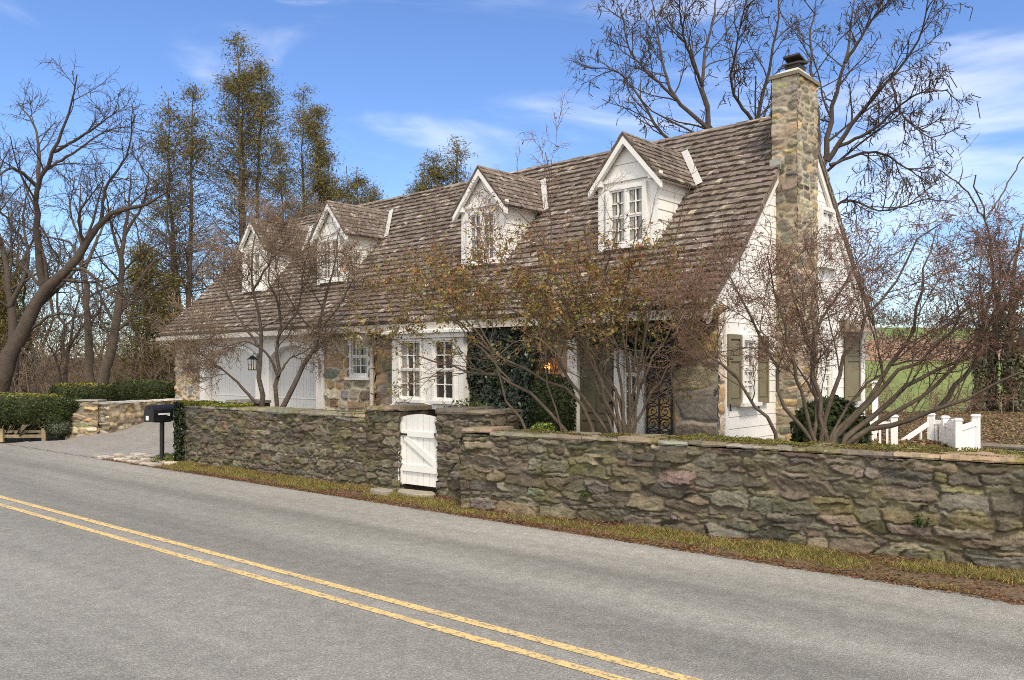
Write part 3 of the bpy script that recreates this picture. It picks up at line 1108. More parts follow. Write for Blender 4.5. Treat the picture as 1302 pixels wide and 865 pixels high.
def dormer(xc):
    mb = MB()
    hw_, ez, pz = .58, 5.13, 5.79
    zlo = float(roof_z(DY)) - .10
    poly = [(-hw_, zlo), (hw_, zlo), (hw_, ez), (0, pz), (-hw_, ez)]
    mb.prism(poly, lambda a, b: (xc + a, DY, b), lambda a, b: (xc + a, 2.6, b))
    # side boards laps
    for s in (-1, 1):
        z = zlo + .1
        while z < ez - .05:
            z1 = min(z + .17, ez)
            yend = float(np.interp(z, [EZ, KZ, RZ], [EY, KY, RY])) + .02
            xo = xc + s * hw_
            mb.hexa([[xo, DY - .012, z], [xo + s * .018, DY - .012, z], [xo + s * .018, yend, z], [xo, yend, z], [xo, DY - .012, z1], [xo + s * .004, DY - .012, z1], [xo + s * .004, yend, z1], [xo, yend, z1]])
            z += .17
    # gable boards
    for k, (za, zb_) in enumerate(((ez + .04, ez + .26), (ez + .265, ez + .47))):
        wa, wb = hw_ * (1 - (za - ez) / (pz - ez)), hw_ * (1 - (zb_ - ez) / (pz - ez))
        mb.hexa([[xc - wa, DY - .022, za], [xc + wa, DY - .022, za], [xc + wa, DY, za], [xc - wa, DY, za], [xc - wb, DY - .006, zb_], [xc + wb, DY - .006, zb_], [xc + wb, DY, zb_], [xc - wb, DY, zb_]])
    # corner boards, cornice and returns, raking trim
    for s in (-1, 1):
        x0, x1 = sorted((xc + s * hw_, xc + s * (hw_ - .10)))
        mb.box((x0 - (.02 if s < 0 else 0), DY - .03, zlo), (x1 + (.02 if s > 0 else 0), DY - .001, ez))
        e0, e1 = xc + s * (hw_ + .15), xc
        sl = (pz - ez) / hw_
        zt0, zt1 = ez - .15 * sl + .02, pz + .045
        mb.hexa([[e0, DY - .155, zt0 - .11], [e1, DY - .155, zt1 - .13], [e1, DY - .075, zt1 - .13], [e0, DY - .075, zt0 - .11],
                 [e0, DY - .155, zt0], [e1, DY - .155, zt1], [e1, DY - .075, zt1], [e0, DY - .075, zt0]])
        x0, x1 = sorted((xc + s * (hw_ + .13), xc + s * (hw_ - .10)))
        mb.box((x0, DY - .128, ez - .085), (x1, DY - .031, ez + .02))
        x0, x1 = sorted((xc + s * (hw_ + .11), xc + s * (hw_ + .019)))
        mb.box((x0, DY - .03, ez - .10), (x1, 1.95, ez - .03))
    mb.box((xc - hw_ - .02, DY - .05, ez - .03), (xc + hw_ + .02, DY - .0312, ez + .038))
    d = mb.build('dormer', M['white'], house)
    # little roof
    mb = MB()
    sl = (pz - ez) / hw_
    hz = math.hypot(1, sl)
    ov = .17
    zr = pz + .075
    for s in (-1, 1):
        run = (hw_ + ov) * hz
        up = np.array([-s / hz, 0, sl / hz])
        nr = np.array([s * sl / hz, 0, 1 / hz])
        ze = zr - (hw_ + ov) * sl
        ymeet = lambda q: float(np.interp(ze + q * sl / hz, [EZ, KZ, RZ], [EY, KY, RY])) + .05
        org = np.array([xc + s * (hw_ + ov), DY - .17, ze])
        shakes(mb, 400 + int(xc * 10) % 97 + s, org, (0, 1, 0), up, nr, 3, run, .135, .08, .17, .026, clip=lambda q: (0, ymeet(q) - (DY - .17)))
        y0, y1, y2 = DY - .16, ymeet(0), ymeet(run)
        A_ = np.array([[org[0], y0, ze], [org[0], y1, ze], [xc, y2, zr], [xc, y0, zr]])
        mb.hexa(np.vstack([A_ - nr * .016, A_ - nr * .003]), (.15, .12, .09))
    y = DY - .17
    rng = rs(int(xc * 7) % 991)
    while y < float(np.interp(zr, [EZ, KZ, RZ], [EY, KY, RY])):
        for s in (-1, 1):
            c = np.array([.19, .15, .12]) * rng.uniform(.7, 1.3)
            mb.hexa([[xc, y, zr + .02], [xc, y + .2, zr + .02], [xc + s * .10, y + .2, zr - .10 * sl + .025], [xc + s * .10, y, zr - .10 * sl + .025],
                     [xc, y, zr + .045], [xc, y + .2, zr + .045], [xc + s * .10, y + .2, zr - .10 * sl + .05], [xc + s * .10, y, zr - .10 * sl + .05]], c)
        y += .205
    mb.build('dormer_roof', M['shake'], d)
    # valley flashing
    mb = MB()
    for s in (-1, 1):
        ze = zr - (hw_ + ov) * sl
        pts = []
        for q in (0, .5, .99):
            xx = xc + s * (hw_ + ov) * (1 - q)
            zq = ze + (zr - ze) * q
            yq = float(np.interp(zq, [EZ, KZ, RZ], [EY, KY, RY]))
            pts.append((xx, yq, zq))
        for (p, q) in zip(pts[:-1], pts[1:]):
            n1 = np.array([0, -.74, .67])
            p, q = np.array(p) + n1 * .085, np.array(q) + n1 * .085
            w = np.array([s * .11, .04, .045])
            mb.hexa([p, q, q + w, p + w, p + n1 * .006, q + n1 * .006, q + w + n1 * .006, p + w + n1 * .006])
    mb.build('valley_flashing', M['flash'], d)
    window(d, 'front', DY - .028, xc - .41, xc + .41, zlo + .22, ez - .10, 2, 4, .075, .34, True, .05, 'dormer_window')
    return d


for L_ in DORM:
    dormer(-L_)

# garage front
mb = MB()
nbd = 44
gw_ = (G1 - G0) / nbd
D1 = (fx(264), fx(330))
D2 = (fx(347), fx(407))
GZ_SP = fz(300, 462)        # spring of the arches


def arch_top(x, d):
    c, h_ = (d[0] + d[1]) / 2, (d[1] - d[0]) / 2
    q = max(0, 1 - ((x - c) / h_) ** 2)
    return GZ_SP + .42 * math.sqrt(q)


for i in range(nbd * 2):
    a, b = G0 + i * gw_ / 2, G0 + (i + 1) * gw_ / 2
    g = .004 if i % 2 else 0
    zz = [.2, .2]
    for d in (D1, D2):
        if a >= d[0] - 1e-6 and b <= d[1] + 1e-6:
            zz = [arch_top(a, d), arch_top(b, d)]
        elif (a + b) / 2 > d[0] and (a + b) / 2 < d[1]:
            zz = [arch_top((a + b) / 2, d)] * 2
    mb.hexa([[a, -.05, zz[0]], [b - g, -.05, zz[1]], [b - g, .158, zz[1]], [a, .158, zz[0]], [a, -.05, WALL_TOP - .1], [b - g, -.05, WALL_TOP - .1], [b - g, .158, WALL_TOP - .1], [a, .158, WALL_TOP - .1]])
for d in (D1, D2):
    pts = [(d[0] + (d[1] - d[0]) * (1 - math.cos(q)) / 2) for q in np.linspace(0, PI, 25)]
    line = [(d[0], .2)] + [(x, arch_top(x, d)) for x in pts] + [(d[1], .2)]
    for (x0, z0), (x1, z1) in zip(line[:-1], line[1:]):
        v = np.array([x1 - x0, z1 - z0])
        n = np.array([-v[1], v[0]]) / max(np.linalg.norm(v), 1e-6) * .085
        mb.hexa([[x0, -.115, z0], [x1, -.115, z1], [x1, -.051, z1], [x0, -.051, z0], [x0 + n[0], -.115, z0 + n[1]], [x1 + n[0], -.115, z1 + n[1]], [x1 + n[0], -.051, z1 + n[1]], [x0 + n[0], -.051, z0 + n[1]]])
mb.build('garage_surround', M['garage_white'], house)
for d in (D1, D2):
    mb = MB()
    n = 14
    for i in range(n * 3):
        a, b = d[0] + (d[1] - d[0]) * i / (3 * n), d[0] + (d[1] - d[0]) * (i + 1) / (3 * n)
        g = .006 if i % 3 == 2 else 0
        mb.hexa([[a, .12, .2], [b - g, .12, .2], [b - g, .155, .2], [a, .155, .2], [a, .12, arch_top(a, d) + .02], [b - g, .12, arch_top(b, d) + .02], [b - g, .155, arch_top(b, d) + .02], [a, .155, arch_top(a, d) + .02]])
    gd_ = mb.build('garage_door', M['garage_panel'], house)
    mb = MB()
    for zz in (.62, 1.16):
        mb.box((d[0] + .02, .108, zz), (d[1] - .02, .1195, zz + .02))
    mb.build('panel_joint', M['garage_white'], gd_)

# small window
window(house, 'front', .03, SW0 - .03, SW1 + .03, SZ0, SZ1, 2, 4, .11, .25)
# bay
by = -.42
mb = MB()
z0, z1 = fz(545, 516, by), fz(545, 424, by)
w1 = (fx(507, by), fx(538, by))
w2 = (fx(551, by), fx(580, by))
wz0, wz1 = fz(522, 508, by), fz(522, 431, by)
xs_ = [BX0, w1[0] + .02, w1[1] - .02, w2[0] + .02, w2[1] - .02, BX1]
for i in (0, 2, 4):
    mb.box((xs_[i], by, z0), (xs_[i + 1], by + .10, z1))
for i in (1, 3):
    mb.box((xs_[i], by, z0), (xs_[i + 1], by + .10, wz0 + .02))
    mb.box((xs_[i], by, wz1 - .02), (xs_[i + 1], by + .10, z1))
mb.box((BX0, by + .10, z0), (BX0 + .08, 0, z1))
mb.box((BX1 - .08, by + .10, z0), (BX1, 0, z1))
mb.box((BX0 - .03, by - .04, z0 - .06), (BX1 + .03, 0, z0 - .001))
for x in (BX0, BX1 - .12):
    mb.box((x, by - .016, z0), (x + .12, by - .0005, z1))
mb.box((BX0 + .12, by + .10, z0), (BX1 - .12, by + .14, z1), (1, 1, 1))
bay = mb.build('bay_window', M['white'], house)
window(bay, 'front', by - .002, w1[0], w1[1], wz0, wz1, 3, 4, .05, .28, True, None, 'window_frame')
window(bay, 'front', by - .002, w2[0], w2[1], wz0, wz1, 2, 4, .05, .0, True, None, 'window_frame')
mb = MB()
mb.hexa([[BX0 - .16, by - .16, z1], [BX1 + .16, by - .16, z1], [BX1 + .16, -.02, z1], [BX0 - .16, -.02, z1],
         [BX0 - .16, by - .16, z1 + .05], [BX1 + .16, by - .16, z1 + .05], [BX1 + .10, -.02, z1 + .16], [BX0 - .10, -.02, z1 + .16]])
mb.box((BX0 - .09, by - .09, z1 - .09), (BX1 + .09, by - .0165, z1 - .001))
mb.build('bay_roof', M['white'], bay)

# entrance
ez0, ez1 = .45, 2.62
mb = MB()
a0, a1 = fx(726), fx(738)
mb.box((a0, -.10, ez0 - .3), (a1, .05, ez1))
b0, b1 = fx(784), fx(794)
mb.box((b0, -.08, ez0 - .3), (b1, .05, ez1))
c0, c1 = fx(814), fx(822)
mb.box((c0, -.08, ez0 - .3), (c1, .05, ez1))
mb.box((a0 - .02, -.12, ez1), (c1 + .02, .05, ez1 + .13))
mb.box((b1, -.05, ez0 - .3), (c0, .05, ez0 + .55))
mb.build('door_frame', M['white'], house)
mb = MB()
mb.box((a1 + .002, -.02, ez0 - .25), (b0 - .002, .03, ez1 - .002))
dw = b0 - a1
for (q0, q1) in ((.10, .47), (.53, .90)):
    for (zz0, zz1) in ((.55, 1.05), (1.20, 1.75), (1.90, 2.5)):
        mb.hexa([[a1 + dw * q0, -.021, zz0], [a1 + dw * q1, -.021, zz0], [a1 + dw * q1, -.015, zz0], [a1 + dw * q0, -.015, zz0], [a1 + dw * q0, -.021, zz1], [a1 + dw * q1, -.021, zz1], [a1 + dw * q1, -.015, zz1], [a1 + dw * q0, -.015, zz1]])
        for (u0, u1, v0, v1) in ((q0, q1, zz0 - .02, zz0), (q0, q1, zz1, zz1 + .02), (q0 - .02, q0, zz0, zz1), (q1, q1 + .02, zz0, zz1)):
            mb.box((a1 + dw * u0, -.036, v0), (a1 + dw * u1, -.0205, v1))
dr = mb.build('front_door', M['door_olive'], house)
mb = MB()
mb.tube([(b0 - .07, -.02, 1.36), (b0 - .07, -.075, 1.36)], .014, 8)
mb.tube([(b0 - .07, -.07, 1.33), (b0 - .07, -.09, 1.36), (b0 - .07, -.07, 1.39)], .02, 8)
mb.build('handle', M['iron'], dr)
window(house, 'front', -.03, b1, c0, ez0 + .56, ez1 - .002, 2, 6, .03, 0, False, None, 'side_light')

# gable windows and shutters
def shutter(plane, off, a0, a1, z0, z1):
    f = frame_map(plane, off)
    mb = MB()
    st = .055
    bx(mb, f, a0, a0 + st, z0, z1, .0, .04)
    bx(mb, f, a1 - st, a1, z0, z1, .0, .04)
    zs = [z0, z0 + .08, z0 + (z1 - z0) * .62, z0 + (z1 - z0) * .62 + .07, z1 - .07, z1]
    for i in (0, 2, 4):
        bx(mb, f, a0 + st, a1 - st, zs[i], zs[i + 1], .0, .04)
    for i in (1, 3):
        bx(mb, f, a0 + st, a1 - st, zs[i], zs[i + 1], .0, .018)
        bx(mb, f, a0 + st + .03, a1 - st - .03, zs[i] + .03, zs[i + 1] - .03, .018, .030)
    s = mb.build('shutter', M['olive'], house)
    mb = MB()
    bx(mb, f, a0 + .02, a0 + .035, z0 - .07, z0 + .03, .041, .055)
    bx(mb, f, a0 + .01, a0 + .05, z0 - .075, z0 - .055, .041, .055)
    mb.build('shutter_dog', M['iron'], s)
    return s


gx = .03
s0, s1, s2, s3 = gy(924, gx), gy(941, gx), gy(960, gx), gy(973, gx)
zt, zbm = gz(948, 428, gx), gz(948, 512, gx)
window(house, 'gable', gx, s1, s2, zbm, zt, 2, 4, .06, .25)
shutter('gable', gx, s0, s1 - .005, zbm - .03, zt + .02)
shutter('gable', gx, s2 + .005, s2 + (s1 - s0), zbm - .03, zt + .02)
u0, u1 = gy(1042, gx), gy(1060, gx)
window(house, 'gable', gx, u0, u1, gz(1050, 338, gx), gz(1050, 264, gx), 2, 4, .07, .2)
v0, v1 = gy(1042, gx), gy(1057, gx)
window(house, 'gable', gx, v0, v1, 1.30, 2.32, 2, 4, .07, .2)
shutter('gable', gx, gy(1074, gx), gy(1092, gx), 1.25, 2.52)
mb = MB()
h0, h1 = gy(1070, gx), gy(1098, gx)
mb.hexa([[.03, h0, 2.60], [.42, h0 - .05, 2.56], [.42, h1 + .05, 2.56], [.03, h1, 2.60], [.03, h0, 2.84], [.42, h0 - .05, 2.60], [.42, h1 + .05, 2.60], [.03, h1, 2.84]], (.2, .16, .12))
mb.build('door_hood', M['shake'], house)

# chimney
cy0, cy1 = 1.93, 2.74
cx0, cx1 = -.06, .36
cz1 = 6.66
mb = MB()
kw = dict(mort_w=.012, bevel=.012, p=3.4, warp=.045, rough=.010, strat=.006)
U, V, h, c, F = masonry(501, cx1 - cx0, cz1 - .1, .016, .23, .125, .016, PAL_CHIM, (.34, .29, .21), **kw)
U = np.where(U > .3, U + .014 * (U - .3) / (cx1 - cx0 - .3), U)
mb.add(np.column_stack([cx0 + U, cy0 - h, .1 + V]), F, c)
U, V, h, c, F = masonry(502, cy1 - cy0, cz1 - .1, .016, .23, .125, .016, PAL_CHIM, (.40, .35, .26), **kw)
U = (U - .47) * 1.03 + .47
mb.add(np.column_stack([cx1 + h, cy0 + U, .1 + V]), F, c)
U, V, h, c, F = masonry(503, cx1 - cx0, cz1 - .1, .04, .30, .15, .022, PAL_CHIM, (.34, .29, .21), **kw)
mb.add(np.column_stack([cx0 + U, cy1 + h, .1 + V]), F, c)
U, V, h, c, F = masonry(504, cy1 - cy0, cz1 - .1, .04, .30, .15, .022, PAL_CHIM, (.34, .29, .21), **kw)
mb.add(np.column_stack([cx0 - h, cy0 + U, .1 + V]), F, c)
mb.box((cx0 + .02, cy0 + .02, .1), (cx1 - .02, cy1 - .02, cz1), (.2, .17, .12))
chim = mb.build('chimney', M['house_stone'], house, True)
mb = MB()
mb.box((cx0 - .03, cy0 - .035, cz1 - .01), (cx1 + .045, cy1 + .035, cz1 + .05), (.19, .165, .125))
a, b = (cx0 - .01, cy0 - .01, cx1 + .02, cy1 + .01), (cx0 + .11, cy0 + .25, cx1 - .09, cy1 - .25)
mb.hexa([[a[0], a[1], cz1 + .056], [a[2], a[1], cz1 + .056], [a[2], a[3], cz1 + .056], [a[0], a[3], cz1 + .056], [b[0], b[1], cz1 + .19], [b[2], b[1], cz1 + .19], [b[2], b[3], cz1 + .19], [b[0], b[3], cz1 + .19]], (.50, .48, .43))
mb.build('chimney_cap', M['slab'], chim)
mb = MB()
mb.box((b[0], b[1], cz1 + .191), (b[2], b[3], cz1 + .27))
c_ = np.array([(b[0] + b[2]) / 2, (b[1] + b[3]) / 2, cz1 + .40])
for k, (dz, sx, sy, tl) in enumerate(((-.10, .15, .20, .05), (-.045, .14, .17, -.035))):
    mb.hexa([[c_[0] - sx, c_[1] - sy, c_[2] + dz - tl], [c_[0] + sx, c_[1] - sy, c_[2] + dz - tl], [c_[0] + sx, c_[1] + sy, c_[2] + dz + tl], [c_[0] - sx, c_[1] + sy, c_[2] + dz + tl],
             [c_[0] - sx, c_[1] - sy, c_[2] + dz - tl + .03], [c_[0] + sx, c_[1] - sy, c_[2] + dz - tl + .03], [c_[0] + sx, c_[1] + sy, c_[2] + dz + tl + .03], [c_[0] - sx, c_[1] + sy, c_[2] + dz + tl + .03]])
mb.build('chimney_hood', M['slate'], chim)
mb = MB()
ry = cy0 - .02
mb.box((cx0 - .02, cy0 - .05, float(roof_z(cy0)) - .06), (cx0 + .17, cy0 - .026, float(roof_z(cy0)) + .12))
mb.build('chimney_flashing', M['old_lead'], chim)

# ------------------------------------------------------------------ lanterns
def lantern(label, loc, lit, s=1.0):
    t = thing('wall_lantern', label, 'lantern', loc, math.atan2(UX[1], UX[0]))
    w, h_ = .085 * s, .30 * s
    mb = MB()
    for a in (-1, 1):
        for b in (-1, 1):
            mb.tube([(a * w, b * w, 0), (a * w * 1.15, b * w * 1.15, h_)], .011 * s, 6)
    mb.box((-w * 1.1, -w * 1.1, -.02), (w * 1.1, w * 1.1, .004))
    mb.box((-w * 1.3, -w * 1.3, h_), (w * 1.3, w * 1.3, h_ + .015))
    mb.hexa([[-w * 1.3, -w * 1.3, h_ + .0152], [w * 1.3, -w * 1.3, h_ + .0152], [w * 1.3, w * 1.3, h_ + .0152], [-w * 1.3, w * 1.3, h_ + .0152], [-.02, -.02, h_ + .10], [.02, -.02, h_ + .10], [.02, .02, h_ + .10], [-.02, .02, h_ + .10]])
    mb.box((-w * 1.05, -.006 - w, h_ * .48), (w * 1.05, .006 - w, h_ * .52))
    mb.tube([(0, 0, h_ + .09), (0, .03, h_ + .15), (0, .14, h_ + .14), (0, .17, h_ + .02)], .011, 6)
    mb.box((-.04, .165, h_ * .5), (.04, .185, h_ + .1))
    mb.build('frame', M['iron'], t)
    mb = MB()
    for q in ((-.03, 0), (.03, .0), (0, .03)) if lit else ((0, 0),):
        mb.tube([(q[0], q[1], .0), (q[0], q[1], h_ * .35)], .012, 8)
    cd = mb.build('candle', M['candle'], t)
    if lit:
        mb = MB()
        for q in ((-.03, 0), (.03, .0), (0, .03)):
            mb.tube([(q[0], q[1], h_ * .36), (q[0], q[1], h_ * .46), (q[0], q[1], h_ * .56), (q[0], q[1], h_ * .72)], [.008, .024, .019, .002], 8)
        mb.build('flame', M['flame'], cd)
    return t


def hp(x, y, z):
    w = hw(x, y)
    return (w[0], w[1], z)


lantern('lit black wall lantern glowing orange on the stone beside the ivy', hp(fx(696, -.2), -.20, fz(696, 478, -.2)), True, 1.05)
lantern('unlit black carriage lantern on the white post between the garage doors', hp(fx(321, -.24), -.24, fz(321, 470, -.24)), False, .82)
lantern('small dark lantern on the stone corner beside the white clapboard', hp(fx(893, -.2), -.2, fz(893, 431, -.2)), False, .8)

# iron trellis by the entrance
t0_, t1_ = fx(823, -.30), fx(854, -.30)
o = hw(t0_, -.30)
t = thing('iron_trellis', 'black wrought iron porch trellis of scrolls between the entrance and the stone corner', 'trellis', (o[0], o[1], .3), math.atan2(UX[1], UX[0]))
tw = t1_ - t0_
mb = MB()
for x in (0, tw * .5, tw):
    mb.box((x - .013, -.013, 0), (x + .013, .013, 2.3))
for z in (.08, 2.2):
    mb.box((0, -.010, z), (tw, .010, z + .02))
mb.build('frame', M['iron'], t)
mb = MB()
z = .12
k = 0
while z < 2.15:
    for side in (0, 1):
        xc_ = tw * (.25 + .5 * side)
        rr = tw * .21
        fl = 1 if (k + side) % 2 else -1
        pts = [(xc_ + fl * rr * (1 - q / 20) * math.cos(q * .55), 0, z + rr + rr * (1 - q / 20) * math.sin(q * .55)) for q in range(18)]
        mb.tube(pts, .010, 5)
        mb.tube([(xc_ - rr, 0, z), (xc_, 0, z + rr * .3), (xc_ + rr, 0, z)], .009, 5)
        mb.tube([(xc_ - rr, 0, z + 2 * rr), (xc_, 0, z + rr * 1.7), (xc_ + rr, 0, z + 2 * rr)], .009, 5)
    z += tw * .44
    k += 1
mb.build('scrollwork', M['iron'], t)

# ------------------------------------------------------------------ white fence and gates at the back right
def picket(name, label, cat, A, B, ztop, zbot, posts=(True, True), n=6, panel=False, slope=0.0, group=None, arch_=0.0):
    A, B = np.array(A[:2]), np.array(B[:2])
    L_ = float(np.linalg.norm(B - A))
    d = (B - A) / L_
    t = thing(name, label, cat, (A[0], A[1], zbot), math.atan2(d[1], d[0]), group)
    hh = ztop - zbot
    mb = MB()
    zf = lambda x: hh + slope * x / L_
    for i, q in enumerate((0, L_)):
        if posts[i]:
            mb2 = MB()
            mb2.box((q - .055, -.055, min(0, slope * q / L_) - .1), (q + .055, .055, zf(q) + .07))
            zc = zf(q) + .07
            mb2.hexa([[q - .07, -.07, zc], [q + .07, -.07, zc], [q + .07, .07, zc], [q - .07, .07, zc], [q - .05, -.05, zc + .035], [q + .05, -.05, zc + .035], [q + .05, .05, zc + .035], [q - .05, .05, zc + .035]])
            mb2.build('post', M['vinyl'], t)
    for (za, zb_) in ((-.10, -.02), (-hh + .12, -hh + .18)):
        mb = MB()
        mb.hexa([[.055, -.03, zf(0) + za], [L_ - .055, -.03, zf(L_) + za], [L_ - .055, .03, zf(L_) + za], [.055, .03, zf(0) + za],
                 [.055, -.03, zf(0) + zb_], [L_ - .055, -.03, zf(L_) + zb_], [L_ - .055, .03, zf(L_) + zb_], [.055, .03, zf(0) + zb_]])
        mb.build('rail', M['vinyl'], t)
    if panel:
        mb = MB()
        for i in range(n):
            x0, x1 = .06 + (L_ - .12) * i / n + .002, .06 + (L_ - .12) * (i + 1) / n - .002
            e0 = arch_ * math.sin(PI * (x0 - .06) / (L_ - .12))
            e1 = arch_ * math.sin(PI * (x1 - .06) / (L_ - .12))
            mb.hexa([[x0, -.012, .03], [x1, -.012, .03], [x1, .012, .03], [x0, .012, .03], [x0, -.012, zf(x0) - .03 + e0], [x1, -.012, zf(x1) - .03 + e1], [x1, .012, zf(x1) - .03 + e1], [x0, .012, zf(x0) - .03 + e0]])
        mb.build('panel', M['vinyl'], t)
    else:
        for i in range(n):
            mb = MB()
            x = .055 + (L_ - .11) * (i + .5) / n
            zl = zf(x) - hh
            mb.box((x - .018, -.018, zl + .15), (x + .018, .018, zf(x) - .06))
            mb.build('baluster', M['vinyl'], t)
    return t


picket('yard_fence', 'short white picket panel nearest the house, just right of the dark bush', 'fence', P(1092, 560, 14.6), P(1137, 560, 14.4), fz(0, 0) * 0 + .98, 0.1, n=4, panel=False)
picket('stair_rail', 'white sloping stair rail going down to the left of the yard gate', 'railing', P(1139, 560, 15.2), P(1183, 560, 15.4), .55, -.20, (False, False), 2, slope=.36)
picket('yard_fence', 'white picket panel with three balusters left of the solid white gate', 'fence', P(1184, 560, 15.4), P(1207, 560, 15.2), .95, .1, (True, False), 3)
picket('yard_gate', 'solid white vinyl gate with a low arched top', 'gate', P(1202, 560, 15.1), P(1218, 560, 14.4), .92, .0, (True, True), 4, panel=True, arch_=.10)
picket('yard_gate', 'solid white vinyl gate leaf with a diagonal rail and a post at its right', 'gate', P(1219, 560, 14.4), P(1241, 560, 14.9), .90, .0, (False, True), 4, panel=True, slope=.06)
sr0 = hp(.35, 5.6, 1.25)
picket('stair_rail', 'white handrail coming down from the back corner of the house', 'railing', sr0, P(1112, 540, 14.9), 1.55, .75, (True, False), 4, slope=-.45)
# landscape timber ledge at the right edge
mb = MB()
a, b = P(1246, 574, 15.5), P(1335, 574, 14.8)
d = norm((b - a)[None])[0]
for k, (dz, dy) in enumerate(((0, 0), (.10, .16))):
    q = a + np.array([0, dy, 0])
    mb.tube([q * [1, 1, 0] + [0, 0, .32 + dz], (q + d * 1.5) * [1, 1, 0] + [0, 0, .33 + dz]], .055, 8, (.20, .175, .14))
tag(mb.build('garden_edging', M['cap_stone']), 'weathered grey log edging low on the ground right of the white gate', 'edging')

# ------------------------------------------------------------------ plants: growing branches level by level
def resample(pts, n):
    pts = np.asarray(pts, float)
    d = np.concatenate([[0], np.cumsum(np.linalg.norm(np.diff(pts[:, :3], axis=0), axis=1))])
    t = np.linspace(0, d[-1], n)
    m = np.gradient(pts, d, axis=0) if len(pts) > 2 else np.repeat((pts[1:] - pts[:1]) / d[-1], 2, 0)
    i = np.clip(np.searchsorted(d, t, side='right') - 1, 0, len(d) - 2)
    h = (d[i + 1] - d[i])[:, None]
    s = ((t - d[i])[:, None]) / h
    p = (2 * s**3 - 3 * s**2 + 1) * pts[i] + (s**3 - 2 * s**2 + s) * h * m[i] + (-2 * s**3 + 3 * s**2) * pts[i + 1] + (s**3 - s**2) * h * m[i + 1]
    return p


def limbs(rng, lst, n=14, kink=.006):
    """lst: [(points 3-D, r0, r1)] -> arrays"""
    Ps, Rs = [], []
    for pts, r0, r1 in lst:
        p = resample(pts, n)
        L_ = np.linalg.norm(p[-1] - p[0])
        k = rng.normal(size=p.shape) * kink * L_
        k[0] = 0
        Ps.append(p + k)
        Rs.append(r0 + (r1 - r0) * np.linspace(0, 1, n) ** .8)
    return np.array(Ps), np.array(Rs)


def spawn(rng, Pn, Rn, k, t0, t1, a0, a1, l0, l1, S, wander, grav, rfac=.55, rmin=.003, rend=.35, lmin=.0, taper=.5, updir=0.0):
    """k children on every branch -> polylines of S+1 points"""
    N, T, _ = Pn.shape
    Lp = np.linalg.norm(np.diff(Pn, axis=1), axis=2).sum(1)
    tt = t0 + (t1 - t0) * ((np.arange(k)[None] + rng.rand(N, k)) / k)
    f = tt * (T - 1)
    i = np.clip(f.astype(int), 0, T - 2)
    fr = (f - i)[..., None]
    n = np.arange(N)[:, None]
    p = Pn[n, i] * (1 - fr) + Pn[n, i + 1] * fr
    tan = norm(Pn[n, i + 1] - Pn[n, i])
    r = Rn[n, i] * (1 - fr[..., 0]) + Rn[n, i + 1] * fr[..., 0]
    ang = a0 + (a1 - a0) * rng.rand(N, k)
    perp = norm(np.cross(tan, norm(rng.normal(size=tan.shape))))
    d = np.cos(ang)[..., None] * tan + np.sin(ang)[..., None] * perp
    d[..., 2] += updir
    d = norm(d)
    L_ = np.maximum(Lp[:, None] * (l0 + (l1 - l0) * rng.rand(N, k)) * (1 - taper * tt), lmin)
    p, d, L_, r = p.reshape(-1, 3), d.reshape(-1, 3), L_.ravel(), r.ravel()
    r0 = np.maximum(r * rfac, rmin)
    out = [p]
    step = (L_ / S)[:, None]
    for s in range(S):
        d = norm(d + rng.normal(size=d.shape) * wander + np.array([0, 0, grav]))
        out.append(out[-1] + d * step)
    Pq = np.stack(out, 1)
    Rq = r0[:, None] * (1 - (1 - rend) * np.linspace(0, 1, S + 1)[None])
    Rq = np.maximum(Rq, rmin * .6)
    return Pq, Rq


def pts_on(rng, Pn, n, t0=.2):
    N, T, _ = Pn.shape
    b = rng.randint(N, size=n)
    f = (t0 + (1 - t0) * rng.rand(n)) * (T - 1)
    i = np.clip(f.astype(int), 0, T - 2)
    fr = (f - i)[:, None]
    return Pn[b, i] * (1 - fr) + Pn[b, i + 1] * fr


def add_tubes(mb, Pn, Rn, n):
    V, F = tubes(Pn, Rn, n)
    mb.add(V, F)


def base_of(lst):
    p = lst[0][0][0]
    return np.array([p[0], p[1], float(tz(p[0], p[1]))])


def plant(name, label, cat, base, parts, group=None):
    """parts: [(name, MB in world coordinates, material, smooth)]"""
    t = thing(name, label, cat, tuple(base), 0, group)
    for nm, mb, m, sm in parts:
        mb.v = [v - np.asarray(base) for v in mb.v]
        mb.build(nm, m, t, sm)
    return t


def px_limb(rng, pts, Y, r0, r1, spread=.7, drift=None):
    """a limb seen at these pixels, running from depth Y toward its own depth"""
    e = rng.uniform(-spread, spread) if drift is None else drift
    n = len(pts)
    return ([P(a, b, Y + e * (i / max(n - 1, 1)) ** 1.2) for i, (a, b) in enumerate(pts)], r0, r1)


def root(l, z=None):
    """carry the first point of a limb down into the ground"""
    pts, r0, r1 = l
    p0 = np.array(pts[0])
    d = p0 - np.array(pts[1])
    g = float(tz(p0[0], p0[1])) - .1
    q = p0 + d * min(.35, 1.0)
    q[2] = g
    q[:2] = p0[:2] + d[:2] * .12
    if p0[2] - g > .05:
        return ([q] + list(pts), r0 * 1.15, r1)
    return l


